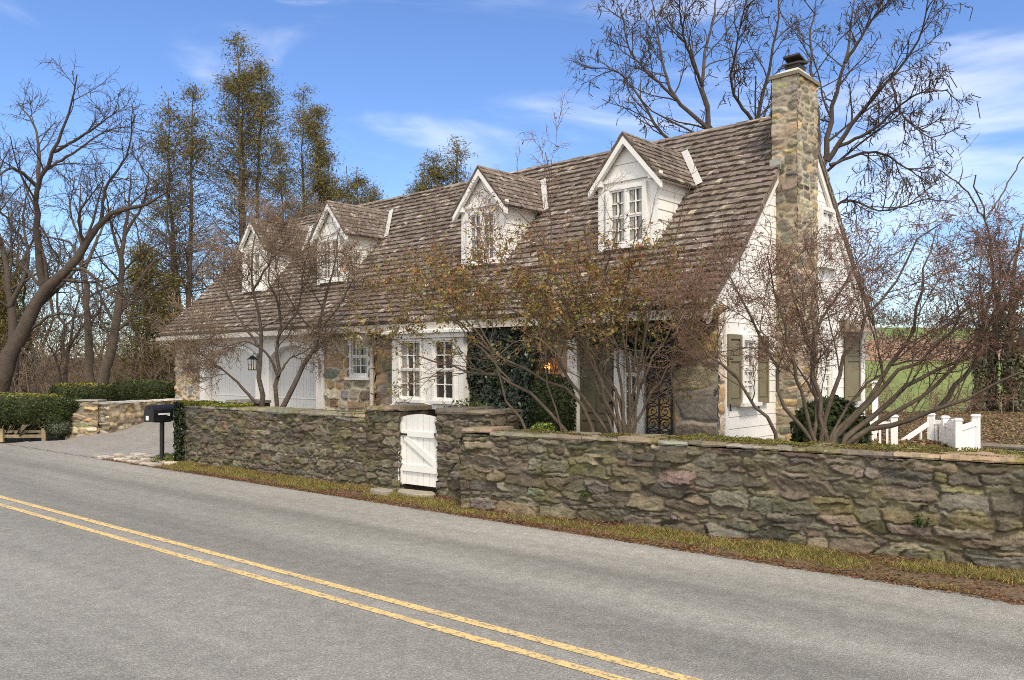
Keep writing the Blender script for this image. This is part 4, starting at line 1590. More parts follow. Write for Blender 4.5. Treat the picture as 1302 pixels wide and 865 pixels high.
def shrub(name, label, cat, seed, Y, lst, bark, twig, lv, leaves=None, spread=.7, rs0=.026, group=None, kink=.006, bud=None, crown_top=None, crown_low=None):
    rng = rs(seed)
    L0 = []
    for item in lst:
        pts = item[0] if isinstance(item[0], list) else item
        r0 = item[1] if isinstance(item[0], list) else rs0
        sub = bool(item[2]) if isinstance(item[0], list) and len(item) > 2 else False
        l = px_limb(rng, pts, Y, r0, .007, spread, item[3] if len(item) > 3 and isinstance(item[0], list) else None)
        L0.append(l if sub else root(l))
    base = base_of(L0)
    P0, R0 = limbs(rng, L0, 16, kink)
    stems, tw = MB(), MB()
    add_tubes(stems, P0, R0, 7)
    cur = (P0, R0)
    allp = []
    for i, q in enumerate(lv):
        q = dict(q)
        k = q.pop('k')
        nP = spawn(rng, *cur, k, **q)
        if crown_top:
            keep = rng.rand(len(nP[0])) < sstep(crown_top + .45, crown_top - .35, nP[0][:, -1, 2]) + .20
            if crown_low:
                keep &= rng.rand(len(nP[0])) < sstep(crown_low - .3, crown_low + .5, nP[0][:, -1, 2]) + .10
            nP = nP[0][keep], nP[1][keep]
        allp.append(nP)
        if i == 0:
            add_tubes(stems, *nP, 5)
        else:
            add_tubes(tw, *nP, 4 if i == 1 else 3)
        cur = nP
    parts = [('stems', stems, bark, True), ('twigs', tw, twig, True)]
    if bud:
        n, pal, sz = bud
        c = pts_on(rng, cur[0], n, .1)
        mbb = MB()
        V, F, cc = diamonds(rng, c, sz * rng.uniform(.6, 1.5, n), sz * .45, pick(rng, pal, n, .25))
        mbb.add(V, F, cc)
        parts.append(('buds', mbb, M['leaf'], False))
    if leaves:
        mbl = MB()
        leaves(rng, mbl, allp)
        parts.append(('leaves', mbl, M['leaf'], False))
    return plant(name, label, cat, base, parts, group)


# right hand arching shrub
S1 = [
    ([(1075, 562), (1140, 540), (1200, 518), (1262, 492), (1330, 462)], 0.0513),
    ([(1073, 560), (1115, 525), (1156, 491), (1200, 465), (1260, 450), (1330, 425)], 0.0459),
    ([(1060, 560), (1100, 510), (1140, 455), (1165, 400), (1178, 345), (1188, 295)], 0.0432),
    ([(1065, 560), (1130, 490), (1200, 430), (1240, 390), (1310, 345)], 0.0405),
    ([(1195, 518), (1232, 470), (1255, 420), (1277, 360), (1302, 285)], 0.0324, 1),
    ([(1088, 562), (1180, 500), (1245, 432), (1290, 380), (1335, 325)], 0.0351),
    ([(985, 557), (925, 470), (878, 426), (850, 380)], 0.0297),
    ([(1050, 558), (1040, 500), (1030, 440), (1048, 400), (1082, 350), (1110, 300)], 0.0378),
    ([(1035, 556), (1020, 500), (1000, 430), (985, 370), (975, 325)], 0.0324),
    ([(1030, 557), (1000, 520), (985, 460), (955, 400), (925, 350), (908, 310)], 0.0324),
    ([(1045, 557), (1060, 490), (1085, 430), (1130, 370), (1162, 320), (1195, 285)], 0.0378),
    ([(1035, 557), (1040, 480), (1018, 400), (1002, 340), (1010, 300)], 0.0324),
    ([(1268, 440), (1264, 360), (1253, 280), (1240, 225)], 0.0189, 1),
    ([(1253, 280), (1225, 240), (1196, 215)], 0.0108, 1),
    ([(1253, 280), (1275, 245), (1300, 200)], 0.0108, 1),
    ([(1050, 560), (1045, 530), (1030, 490), (1003, 455)], 0.0405),
    ([(1055, 560), (1090, 500), (1130, 470), (1170, 455), (1192, 470)], 0.0243),
]
TW = dict(S=5, wander=.22, grav=.03)
shrub('flowering_shrub', 'large bare arching shrub with reddish twigs behind the wall before the clapboard gable', 'shrub', 21, 9.7, S1, M['bark_shrub'], M['bark_warm'], [
    dict(k=9, t0=.45, t1=.99, a0=.4, a1=1.1, l0=.28, l1=.62, updir=.15, rfac=.42, lmin=.45, S=6, wander=.14, grav=.02),
    dict(k=7, t0=.15, t1=1., a0=.4, a1=1.1, l0=.35, l1=.7, updir=.08, rfac=.55, rmin=.0042, lmin=.30, S=5, wander=.18, grav=.01),
    dict(k=7, t0=.15, t1=1., a0=.5, a1=1.2, l0=.35, l1=.75, updir=.02, rfac=.6, rmin=.0032, S=4, wander=.22, grav=0, lmin=.16),
    dict(k=3, t0=.15, t1=1., a0=.5, a1=1.2, l0=.3, l1=.7, rfac=.6, rmin=.0026, S=3, wander=.25, grav=0, lmin=.08)],
    spread=1.1, crown_top=3.55, crown_low=1.75, bud=(30000, [(.20, .075, .06), (.16, .08, .06), (.24, .12, .08), (.12, .06, .045)], .022))

S2 = [
    [(790, 548), (765, 480), (735, 420), (700, 380), (660, 350), (600, 330)],
    [(795, 548), (780, 490), (745, 440), (690, 400), (640, 375), (580, 350)],
    [(800, 548), (800, 480), (792, 410), (800, 340), (815, 280)],
    [(805, 548), (820, 480), (850, 420), (878, 370), (895, 320)],
    [(800, 548), (815, 470), (827, 400), (850, 330), (868, 270), (878, 238)],
    [(790, 548), (772, 470), (760, 400), (750, 340), (745, 285)],
    [(785, 548), (770, 500), (740, 430), (710, 360), (690, 310), (660, 270)],
    [(805, 548), (830, 500), (862, 455), (892, 432)],
    [(795, 548), (785, 470), (775, 390), (772, 330), (790, 270)],
    [(780, 548), (765, 510), (750, 460), (752, 400), (735, 330)],
    [(798, 548), (812, 500), (808, 440), (830, 380), (850, 360)],
]
S3 = [   # the limbs that reach left also lean back toward the house
    ([(712, 542), (650, 485), (605, 474), (570, 466), (525, 448), (497, 428)], 0.0300, 0, 2.3),
    ([(755, 545), (725, 500), (672, 474), (630, 450), (590, 420), (545, 385), (515, 365)], 0.0300, 0, 1.9),
    ([(775, 547), (735, 495), (692, 430), (650, 390), (622, 350), (602, 305)], 0.0275, 0, .9),
    ([(712, 542), (692, 470), (697, 400), (700, 330), (698, 260), (694, 195)], 0.0150, 0, .3),
    ([(668, 540), (640, 500), (628, 450), (585, 400), (548, 350), (525, 315)], 0.0225, 0, 1.7),
    ([(650, 485), (610, 440), (570, 400), (530, 330)], 0.0150, 1, 1.9),
    ([(630, 450), (600, 390), (610, 330), (625, 285)], 0.0137, 1, 1.2),
]
LEAFPAL = [(.28, .15, .065), (.25, .12, .06), (.27, .115, .05), (.30, .16, .065), (.22, .15, .045), (.20, .20, .045), (.15, .19, .045), (.32, .21, .07), (.21, .09, .045), (.38, .22, .09), (.24, .23, .06), (.26, .19, .06)]


def small_leaves(n, pal, sz):
    def f(rng, mb, allp):
        c = np.vstack([pts_on(rng, allp[1][0], n // 12, .7), pts_on(rng, allp[2][0], n // 4, .55)])
        c = np.repeat(c, 3, 0) + rng.normal(size=(len(c) * 3, 3)) * .020
        c = c[rng.rand(len(c)) < (sstep(4.1, 2.8, c[:, 2]) * .97 + .03) * (.12 + .88 * sstep(1.9, 2.7, c[:, 2]))]
        c = c + rng.normal(size=c.shape) * .02
        # colour follows height and side: browner to the top, greener low and to the left
        k = len(c)
        col = pick(rng, pal, k, .22)
        low = sstep(3.4, 1.9, c[:, 2])[:, None] * rng.rand(k, 1)
        col = col * (1 - low * .7) + np.array([.17, .21, .05]) * low * .7
        V, F, cc = diamonds(rng, c, sz * rng.uniform(.6, 1.6, k), sz * .55 * rng.uniform(.6, 1.3, k), col)
        mb.add(V, F, cc)
    return f


SL = [
    dict(k=8, t0=.45, t1=.99, a0=.4, a1=1.1, l0=.26, l1=.55, updir=.10, rfac=.45, lmin=.4, S=6, wander=.14, grav=.02),
    dict(k=7, t0=.15, t1=1., a0=.4, a1=1.2, l0=.35, l1=.65, updir=.05, rfac=.55, rmin=.004, lmin=.25, S=5, wander=.18, grav=.0),
    dict(k=6, t0=.15, t1=1., a0=.5, a1=1.2, l0=.3, l1=.7, rfac=.6, rmin=.003, S=4, wander=.22, grav=0, lmin=.12)]
shrub('leafy_shrub', 'many stemmed shrub with rusty and olive leaves before the dark front door', 'shrub', 22, 11.2, S2, M['bark_shrub'], M['bark_warm'], SL,
      small_leaves(15500, LEAFPAL, .052), spread=.8, rs0=.028, crown_top=3.85)
shrub('leafy_shrub', 'arching shrub with green and brown leaves leaning left across the ivy and bay window', 'shrub', 23, 11.3, S3, M['bark_shrub'], M['bark_warm'], SL,
      small_leaves(14000, LEAFPAL[2:] + LEAFPAL[3:6], .052), spread=.55)

S4 = [
    ([(332, 520), (328, 460), (331, 420), (321, 370), (318, 325), (330, 275)], .062),
    ([(352, 520), (353, 478), (352, 430), (356, 400), (342, 355), (346, 300)], .055),
    ([(357, 520), (375, 480), (398, 445), (408, 420), (413, 380), (425, 330), (432, 285)], .066),
    ([(353, 478), (340, 450), (312, 435), (282, 440), (256, 425)], .030, 1),
    ([(326, 512), (290, 475), (262, 455), (246, 440)], .034, 1),
    ([(353, 478), (370, 455), (385, 449), (396, 440)], .028, 1),
    ([(328, 440), (302, 400), (282, 360), (264, 325)], .030, 1),
    ([(408, 420), (436, 380), (455, 345)], .026, 1),
    ([(321, 370), (345, 330), (370, 300)], .026, 1),
    ([(352, 430), (380, 390), (385, 350), (395, 310)], .026, 1),
]
shrub('ornamental_tree', 'small bare three stemmed tree rising behind the wall before the garage doors', 'tree', 24, 15.6, S4, M['bark_dark'], M['bark_shrub2'], [
    dict(k=8, t0=.42, t1=.99, a0=.4, a1=1.1, l0=.26, l1=.56, updir=.12, rfac=.45, lmin=.6, S=6, wander=.14, grav=.02),
    dict(k=8, t0=.15, t1=1., a0=.4, a1=1.1, l0=.35, l1=.7, updir=.05, rfac=.5, rmin=.006, lmin=.35, S=5, wander=.18, grav=.01),
    dict(k=6, t0=.15, t1=1., a0=.5, a1=1.2, l0=.35, l1=.7, rfac=.6, rmin=.0045, S=4, wander=.22, grav=0, lmin=.2),
    dict(k=2, t0=.15, t1=1., a0=.5, a1=1.2, l0=.3, l1=.7, rfac=.6, rmin=.0035, S=3, wander=.25, grav=0, lmin=.12)],
    spread=.9, bud=(7000, [(.16, .09, .06), (.13, .08, .05)], .03))


def bare_tree(name, label, seed, Y, lst, bark, twig, lv, spread=2.0, group=None, pods=None, kink=.004, r1=.013):
    rng = rs(seed)
    L0 = []
    for pts, r0, sub in lst:
        l = px_limb(rng, pts, Y, r0, r1, spread if sub else spread * .15)
        L0.append(l if sub else root(l))
    base = base_of(L0)
    P0, R0 = limbs(rng, L0, 18, kink)
    tr, cr = MB(), MB()
    add_tubes(tr, P0, R0, 9)
    cur = (P0, R0)
    hist = []
    for i, q in enumerate(lv):
        q = dict(q)
        k = q.pop('k')
        cur = spawn(rng, *cur, k, **q)
        hist.append(cur)
        add_tubes(cr, *cur, 5 if i == 0 else 3)
    parts = [('trunk', tr, bark, True), ('crown', cr, twig, True)]
    if pods:
        n, ln = pods
        c = pts_on(rng, hist[-1][0], n, .5)
        q = np.stack([c, c + rng.normal(size=c.shape) * .05 + [0, 0, -.5 * ln], c + rng.normal(size=c.shape) * .09 + [0, 0, -ln]], 1)
        mbp = MB()
        add_tubes(mbp, q, np.full((n, 3), .014), 3)
        parts.append(('seed_pods', mbp, twig, False))
    return plant(name, label, 'tree', base, parts, group)


# big tree behind the chimney
T4 = [
    ([(1025, 520), (1022, 420), (1020, 330)], 0.260, 0),
    ([(1020, 330), (985, 250), (905, 168), (893, 110), (905, 40), (918, -40)], 0.149, 1),
    ([(905, 168), (862, 128), (845, 90), (836, 40), (826, -10)], 0.074, 1),
    ([(930, 195), (850, 178), (812, 125), (785, 92), (742, 84)], 0.074, 1),
    ([(985, 250), (962, 160), (972, 110), (985, 50), (992, -30)], 0.099, 1),
    ([(962, 160), (930, 110), (935, 60), (950, 0)], 0.062, 1),
    ([(1020, 330), (1048, 215), (1058, 150), (1074, 80), (1092, -20)], 0.149, 1),
    ([(1052, 205), (1090, 150), (1132, 100), (1168, 50), (1182, -10)], 0.087, 1),
    ([(1060, 190), (1110, 165), (1162, 122), (1207, 114)], 0.062, 1),
    ([(1055, 210), (1118, 194), (1152, 214), (1186, 236)], 0.056, 1),
    ([(1025, 340), (1075, 255), (1122, 268), (1180, 252)], 0.062, 1),
    ([(1074, 80), (1100, 40), (1130, -10)], 0.062, 1),
    ([(1035, 270), (1040, 150), (1030, 60), (1045, -30)], 0.087, 1),
    ([(862, 128), (800, 60), (790, 10)], 0.050, 1),
    ([(893, 110), (870, 50), (860, -20)], 0.056, 1),
    ([(1132, 100), (1150, 150), (1190, 180)], 0.037, 1),
]
TL = [
    dict(k=12, t0=.2, t1=1., a0=.5, a1=1.1, l0=.20, l1=.42, updir=.14, rfac=.5, rmin=.02, lmin=.8, S=6, wander=.10, grav=.02),
    dict(k=6, t0=.2, t1=1., a0=.5, a1=1.2, l0=.3, l1=.5, updir=.10, rfac=.55, rmin=.011, lmin=.5, S=5, wander=.12, grav=.0),
    dict(k=4, t0=.2, t1=1., a0=.5, a1=1.2, l0=.3, l1=.6, rfac=.6, rmin=.007, S=4, wander=.13, grav=0, lmin=.25)]
bare_tree('catalpa_tree', 'huge bare tree with hanging seed pods spreading behind the chimney', 31, 25.0, T4, M['bark_dark'], M['bark_dark'], TL, 2.6, pods=(1300, .20))

# leaning tree on the left
T1 = [
    ([(-4, 500), (0, 485), (30, 422), (58, 371), (85, 342), (109, 315), (128, 283), (150, 267), (180, 260), (230, 232)], 0.302, 0),
    ([(56, 375), (50, 326), (47, 273), (50, 235), (69, 193), (88, 140), (98, 96)], 0.144, 1),
    ([(50, 235), (48, 182), (44, 161), (20, 128)], 0.072, 1),
    ([(50, 240), (20, 215), (-10, 232)], 0.072, 1),
    ([(69, 193), (110, 170), (150, 140)], 0.058, 1),
    ([(60, 215), (100, 190), (140, 165), (170, 160)], 0.050, 1),
    ([(85, 342), (110, 345), (140, 375), (180, 385)], 0.065, 1),
    ([(60, 372), (30, 340), (0, 300), (-20, 290)], 0.065, 1),
    ([(100, 330), (90, 310), (55, 300), (10, 275)], 0.043, 1),
    ([(30, 425), (70, 400), (110, 405), (145, 425)], 0.058, 1),
    ([(25, 440), (45, 465), (65, 497)], 0.043, 1),
    ([(128, 283), (135, 240), (160, 200), (170, 150)], 0.065, 1),
    ([(109, 315), (100, 280), (130, 230)], 0.058, 1),
]
TL2 = [
    dict(k=8, t0=.3, t1=1., a0=.45, a1=1.1, l0=.20, l1=.45, updir=.12, rfac=.45, rmin=.014, lmin=.9, S=6, wander=.12, grav=.02),
    dict(k=6, t0=.2, t1=1., a0=.45, a1=1.1, l0=.3, l1=.55, updir=.06, rfac=.5, rmin=.009, lmin=.45, S=5, wander=.16, grav=.01),
    dict(k=4, t0=.2, t1=1., a0=.45, a1=1.1, l0=.3, l1=.6, rfac=.6, rmin=.0065, S=4, wander=.2, grav=0, lmin=.25)]
bare_tree('bare_tree', 'thick trunked bare tree leaning right at the left edge behind the clipped hedge', 41, 25.5, T1, M['bark_dark'], M['bark_dark'], TL2, 2.2)
T2 = [
    ([(116, 508), (114, 440), (110, 380), (104, 310), (102, 235)], .17, 0),
    ([(108, 340), (130, 290), (145, 255)], .07, 1),
    ([(112, 400), (90, 350), (70, 330)], .06, 1),
    ([(104, 310), (90, 270), (95, 225)], .05, 1),
]
bare_tree('bare_tree', 'slender straight bare tree, left one of the pair above the pale wall cap', 42, 27.5, T2, M['bark'], M['bark_dark'], TL2, 1.2)
T3 = [
    ([(126, 510), (140, 450), (150, 400), (154, 330), (163, 255), (168, 215)], .20, 0),
    ([(150, 400), (175, 360), (200, 330), (240, 325)], .10, 1),
    ([(154, 330), (140, 280), (135, 240)], .07, 1),
    ([(158, 300), (185, 250), (190, 215)], .06, 1),
    ([(145, 425), (170, 405), (190, 405), (215, 425)], .05, 1),
]
bare_tree('bare_tree', 'forked bare tree leaning right, right one of the pair above the pale wall cap', 43, 27.0, T3, M['bark'], M['bark_dark'], TL2, 1.4)
T5 = [
    ([(83, 500), (84, 470), (90, 430), (97, 390), (112, 360)], .09, 0),
    ([(80, 500), (72, 460), (58, 430)], .06, 1),
    ([(88, 440), (110, 410), (128, 395)], .05, 1),
]
bare_tree('bare_tree', 'small forked bare tree in the brush behind the far hedge', 44, 30, T5, M['bark_dark'], M['bark_dark'], TL2, 1.0)
T6 = [
    ([(12, 500), (16, 420), (8, 340), (-5, 280), (-15, 200)], .22, 0),
    ([(12, 390), (35, 340), (30, 270), (45, 210)], .10, 1),
    ([(0, 310), (-10, 250), (10, 190)], .09, 1),
]
bare_tree('bare_tree', 'dark upright bare tree behind the leaning trunk at the left edge', 45, 31, T6, M['bark_dark'], M['bark_dark'], TL2, 2.0)

TL3 = [dict(TL2[0], k=4, l0=.14, l1=.3), dict(TL2[1], k=4), dict(TL2[2], k=2)]

# trees at the right edge, with ivy round their trunks
def ivied_tree(seed, Y, lst, label, ivy_h, n):
    rng = rs(seed + 1)
    t = bare_tree('ivied_tree', label, seed, Y, lst, M['bark'], M['bark_dark'], TL3, 1.6)
    base = np.array(t.location)
    mb = MB()
    P0, R0 = limbs(rng, [root(px_limb(rng, lst[0][0], Y, lst[0][1], .03, 0, 0))], 18, .004)
    c = pts_on(rng, P0, n * 3, 0)
    c = c[(c[:, 2] < ivy_h * rng.uniform(.6, 1, len(c)))][:n]
    r = lst[0][1] * rng.uniform(.8, 1.7, len(c))
    a = rng.rand(len(c)) * 2 * PI
    nr = np.column_stack([np.cos(a), np.sin(a), np.zeros(len(c))])
    c = c + nr * r[:, None] - base
    V, F, cc = diamonds(rng, c, .14, .10, pick(rng, [(.055, .06, .022), (.075, .07, .03), (.09, .07, .035)], len(c), .25), nr, .8)
    mb.add(V, F, cc)
    mb.build('ivy', M['ivy'], t)
    return t


ivied_tree(51, 33.5, [([(1243, 524), (1246, 460), (1250, 400), (1246, 350), (1250, 320)], .17, 0), ([(1250, 410), (1262, 370), (1268, 340)], .08, 1), ([(1248, 430), (1236, 400), (1230, 370)], .06, 1)], 'slim ivy clad tree at the field edge, left one of the pair', 4.4, 1500)
ivied_tree(53, 33.8, [([(1264, 524), (1262, 460), (1268, 400), (1272, 350), (1270, 320)], .15, 0), ([(1268, 400), (1282, 370), (1290, 345)], .07, 1)], 'slim ivy clad tree at the field edge, right one of the pair', 4.2, 1500)
ivied_tree(55, 33.0, [([(1293, 526), (1290, 450), (1286, 380), (1292, 330), (1298, 290)], .30, 0), ([(1288, 420), (1270, 385), (1262, 360)], .10, 1), ([(1288, 390), (1312, 350), (1330, 320)], .14, 1)], 'stout ivy covered tree at the right edge of the field', 4.6, 3500)

# conifers
def conifer(name, label, seed, px, top, Y, stems, rad, dens, pal, bare=.3, group=None, thin=.0, width_pow=.75):
    rng = rs(seed)
    g0 = P(px, 465, Y)
    gz_ = float(tz(g0[0], Y))
    Ht = H + (HYP - top) / FPX * Y - gz_
    tr, cr = MB(), MB()
    base = np.array([g0[0], Y, gz_])
    ln, wdt, cen, cols = [], [], [], []
    for (dx, hf) in stems:
        h_ = Ht * hf
        n = 22
        zz = np.linspace(-.1, h_, n)
        wob = np.cumsum(rng.normal(size=(n, 2)) * .05, 0)
        tx = np.column_stack([base[0] + dx * (.35 + .65 * np.linspace(0, 1, n)) + wob[:, 0], Y + wob[:, 1] + rng.normal() * .4, gz_ + zz])
        rr = np.maximum(.16 * hf * (1 - np.linspace(0, 1, n)) ** .8, .018)
        V, F = tubes(tx[None], rr[None], 8)
        tr.add(V, F)
        nb = int(104 * hf)
        f = 1 - (1 - bare * .6) * rng.rand(nb) ** .75
        f = np.sort(np.clip(f, bare * .6, .99))
        i = f * (n - 1)
        i0 = np.clip(i.astype(int), 0, n - 2)
        p = tx[i0] * (1 - (i - i0))[:, None] + tx[i0 + 1] * (i - i0)[:, None]
        bl = 1.28 * rad * hf * np.clip((1 - f) / (1 - bare * .5), .05, 1) ** width_pow * rng.uniform(.55, 1.15, nb)
        az = rng.rand(nb) * 2 * PI
        el = .25 + rng.normal(size=nb) * .2 + f * .5
        d = np.column_stack([np.cos(az) * np.cos(el), np.sin(az) * np.cos(el), np.sin(el)])
        out = [p]
        S = 6
        for s in range(S):
            d = norm(d + rng.normal(size=d.shape) * .10 + [0, 0, -.02 + .05 * (s > 3)])
            out.append(out[-1] + d * (bl / S)[:, None])
        Pb = np.stack(out, 1)
        Rb = np.maximum(.022 * (bl / rad)[:, None] * (1 - .8 * np.linspace(0, 1, S + 1)), .007)
        add_tubes(cr, Pb, Rb, 4)
        P2, R2 = spawn(rng, Pb, Rb, 12, .15, 1, .5, 1.0, .25, .55, 4, .15, -.02, rmin=.006, lmin=.18)
        add_tubes(cr, P2, R2, 3)
        # live foliage: grows with height
        fb = np.repeat(f, 12)
        ok = rng.rand(len(P2)) < np.clip((fb - bare) / (1 - bare) * 1.5 + .10, .04, 1) * dens * .95
        P3 = P2[ok]
        k = 15
        t = rng.rand(len(P3), k)
        j = t * 4
        j0 = np.clip(j.astype(int), 0, 3)
        nn = np.arange(len(P3))[:, None]
        q = P3[nn, j0] * (1 - (j - j0))[..., None] + P3[nn, j0 + 1] * (j - j0)[..., None]
        q = q.reshape(-1, 3) + rng.normal(size=(len(P3) * k, 3)) * [.26, .26, .16]
        cen.append(q)
    c = np.vstack(cen)
    n = len(c)
    lf = MB()
    V, F, cc = diamonds(rng, c, rng.uniform(.10, .26, n), rng.uniform(.022, .045, n), pick(rng, pal, n, .25))
    lf.add(V, F, cc)
    t = thing(name, label, 'tree', tuple(base), 0, group)
    for nm, mb, m in (('trunk', tr, M['bark']), ('branches', cr, M['bark']), ('crown', lf, M['needle'])):
        mb.v = [v - base for v in mb.v]
        mb.build(nm, m, t, nm != 'crown')
    return t


CP = [(.125, .125, .034), (.165, .15, .042), (.095, .10, .030), (.20, .155, .05), (.23, .15, .055)]
conifer('conifer', 'tallest thin conifer with three stems, rising behind the garage end of the roof', 61, 312, 48, 37, [(0, 1.0), (-.35, .90), (.45, .96)], 3.1, .85, CP, .44)
conifer('conifer', 'thin sparse conifer left of the tallest conifer, its stems bare below', 62, 232, 112, 36, [(-.15, .97), (.35, 1.0), (-.7, .78)], 2.9, .55, CP, .56)
conifer('conifer', 'narrow spired conifer right of the tallest conifer', 63, 384, 112, 44, [(0, 1.0), (-.9, .80)], 2.7, .6, CP, .48)
conifer('conifer', 'bushy olive conifer rising just behind the second dormer from the garage end', 64, 420, 138, 43, [(0, 1.0), (1.0, .80), (-.5, .85)], 2.9, .85, CP, .35)
conifer('conifer', 'low conifer top peeping over the ridge at the edge of the evergreen clump', 65, 462, 212, 46, [(0, 1.0), (.7, .9)], 2.4, .7, CP, .3)
conifer('conifer', 'lone bushy conifer top showing over the middle of the roof ridge', 66, 552, 184, 38, [(0, .95), (.7, 1.0), (-.7, .85)], 2.6, .95, CP, .3)

conifer('conifer', 'low olive green conifer among the bare trees left of the garage corner', 67, 196, 318, 35, [(0, 1.0), (.6, .8)], 2.3, .8, CP, .05)
conifer('conifer', 'dark bushy evergreen at the left edge behind the leaning trunk', 68, 6, 322, 37, [(0, 1.0), (-.8, .9)], 2.6, .9, CP, .05)

# wood behind: copies of three bare trees, then brush
def wood_proto(seed, h):
    rng = rs(seed)
    pts = [np.array([0, 0, -.2])]
    for k in range(5):
        pts.append(pts[-1] + np.array([rng.normal() * .35, rng.normal() * .35, h / 5]))
    lst = [(pts, .15, .03)]
    for k in range(4):
        a = pts[1 + k % 4]
        d = rng.normal(size=3) * [1.2, 1.2, .2]
        lst.append(([a, a + d + [0, 0, h * .16], a + d * 1.9 + [0, 0, h * .34]], .075, .02))
    P0, R0 = limbs(rng, lst, 14, .01)
    tr, cr = MB(), MB()
    add_tubes(tr, P0, R0, 7)
    cur = (P0, R0)
    for i, q in enumerate([dict(k=9, t0=.2, t1=1, a0=.4, a1=1.1, l0=.2, l1=.45, updir=.1, rfac=.5, rmin=.02, S=5, wander=.2, grav=.02, lmin=.8),
                           dict(k=6, t0=.15, t1=1, a0=.4, a1=1.1, l0=.3, l1=.6, updir=.04, rfac=.5, rmin=.013, S=4, wander=.22, grav=0, lmin=.5),
                           dict(k=4, t0=.15, t1=1, a0=.4, a1=1.1, l0=.3, l1=.6, rfac=.6, rmin=.009, S=3, wander=.25, grav=0, lmin=.3)]):
        cur = spawn(rng, *cur, q.pop('k'), **q)
        add_tubes(cr, *cur, 3)
    t = thing('woodland_tree', 'slender bare tree in the brown wood behind the hedges', 'tree', (0, 0, 0), 0, 'bare trees of the wood behind the hedges')
    tr.build('trunk', M['bark'], t, True)
    cr.build('crown', M['bark_shrub'], t, True)
    return t


protos = [wood_proto(71, 9.0), wood_proto(72, 11.0), wood_proto(73, 7.5)]
rng = rs(74)
spots = [(30, 40), (85, 46), (185, 40), (60, 54), (132, 54), (226, 46), (268, 46), (-20, 42)]
for i, (px, Y) in enumerate(spots):
    o = protos[i] if i < 3 else copy_tree(protos[i % 3])
    q = P(px, 465, Y)
    o.location = (q[0], Y, float(tz(q[0], Y)))
    o.rotation_euler = (0, 0, rng.rand() * 6.28)
    s = rng.uniform(.75, 1.1)
    o.scale = (s, s, s)


def brush(name, label, seed, n, area, h, mat_, rmin=.006):
    """thicket of thin stems as one mass"""
    rng = rs(seed)
    x0, x1, y0, y1 = area
    Y = rng.uniform(y0, y1, n)
    X = rng.uniform(x0, x1, n) / FPX * Y
    b = np.column_stack([X, Y, tz(X, Y) - .05])
    d = norm(np.column_stack([rng.normal(size=(n, 2)) * .35, np.ones(n)]))
    L_ = h * rng.uniform(.5, 1.2, n)
    out = [b]
    for s in range(5):
        d = norm(d + rng.normal(size=d.shape) * .14)
        out.append(out[-1] + d * (L_ / 5)[:, None])
    P0 = np.stack(out, 1)
    R0 = np.repeat(np.linspace(.022, .008, 6)[None], n, 0)
    mb = MB()
    add_tubes(mb, P0, R0, 4)
    P1, R1 = spawn(rng, P0, R0, 6, .2, 1, .4, 1.1, .3, .6, 4, .25, .02, rmin=rmin, lmin=.3)
    add_tubes(mb, P1, R1, 3)
    P2, R2 = spawn(rng, P1, R1, 4, .1, 1, .4, 1.1, .4, .8, 3, .25, 0, rmin=rmin, lmin=.2)
    add_tubes(mb, P2, R2, 3)
    o = mb.build(name, mat_, None, True)
    return tag(o, label, 'brush', None, 'stuff')


brush('undergrowth', 'tangled reddish brown undergrowth at the foot of the wood', 81, 520, (-690, -340, 30, 62), 2.4, M['bark_shrub2'], .010)
brush('woodland', 'mass of thin bare grey saplings behind the hedges', 82, 130, (-690, -330, 34, 75), 6.5, M['bark'], .012)
brush('brush', 'thin pale brush along the edge of the green field', 83, 60, (440, 660, 31, 34.5), 1.3, M['bark_warm'], .008)
brush('far_woods', 'line of bare trees along the top of the far hill', 84, 220, (300, 760, 370, 392), 9, M['bark_shrub'], .10)

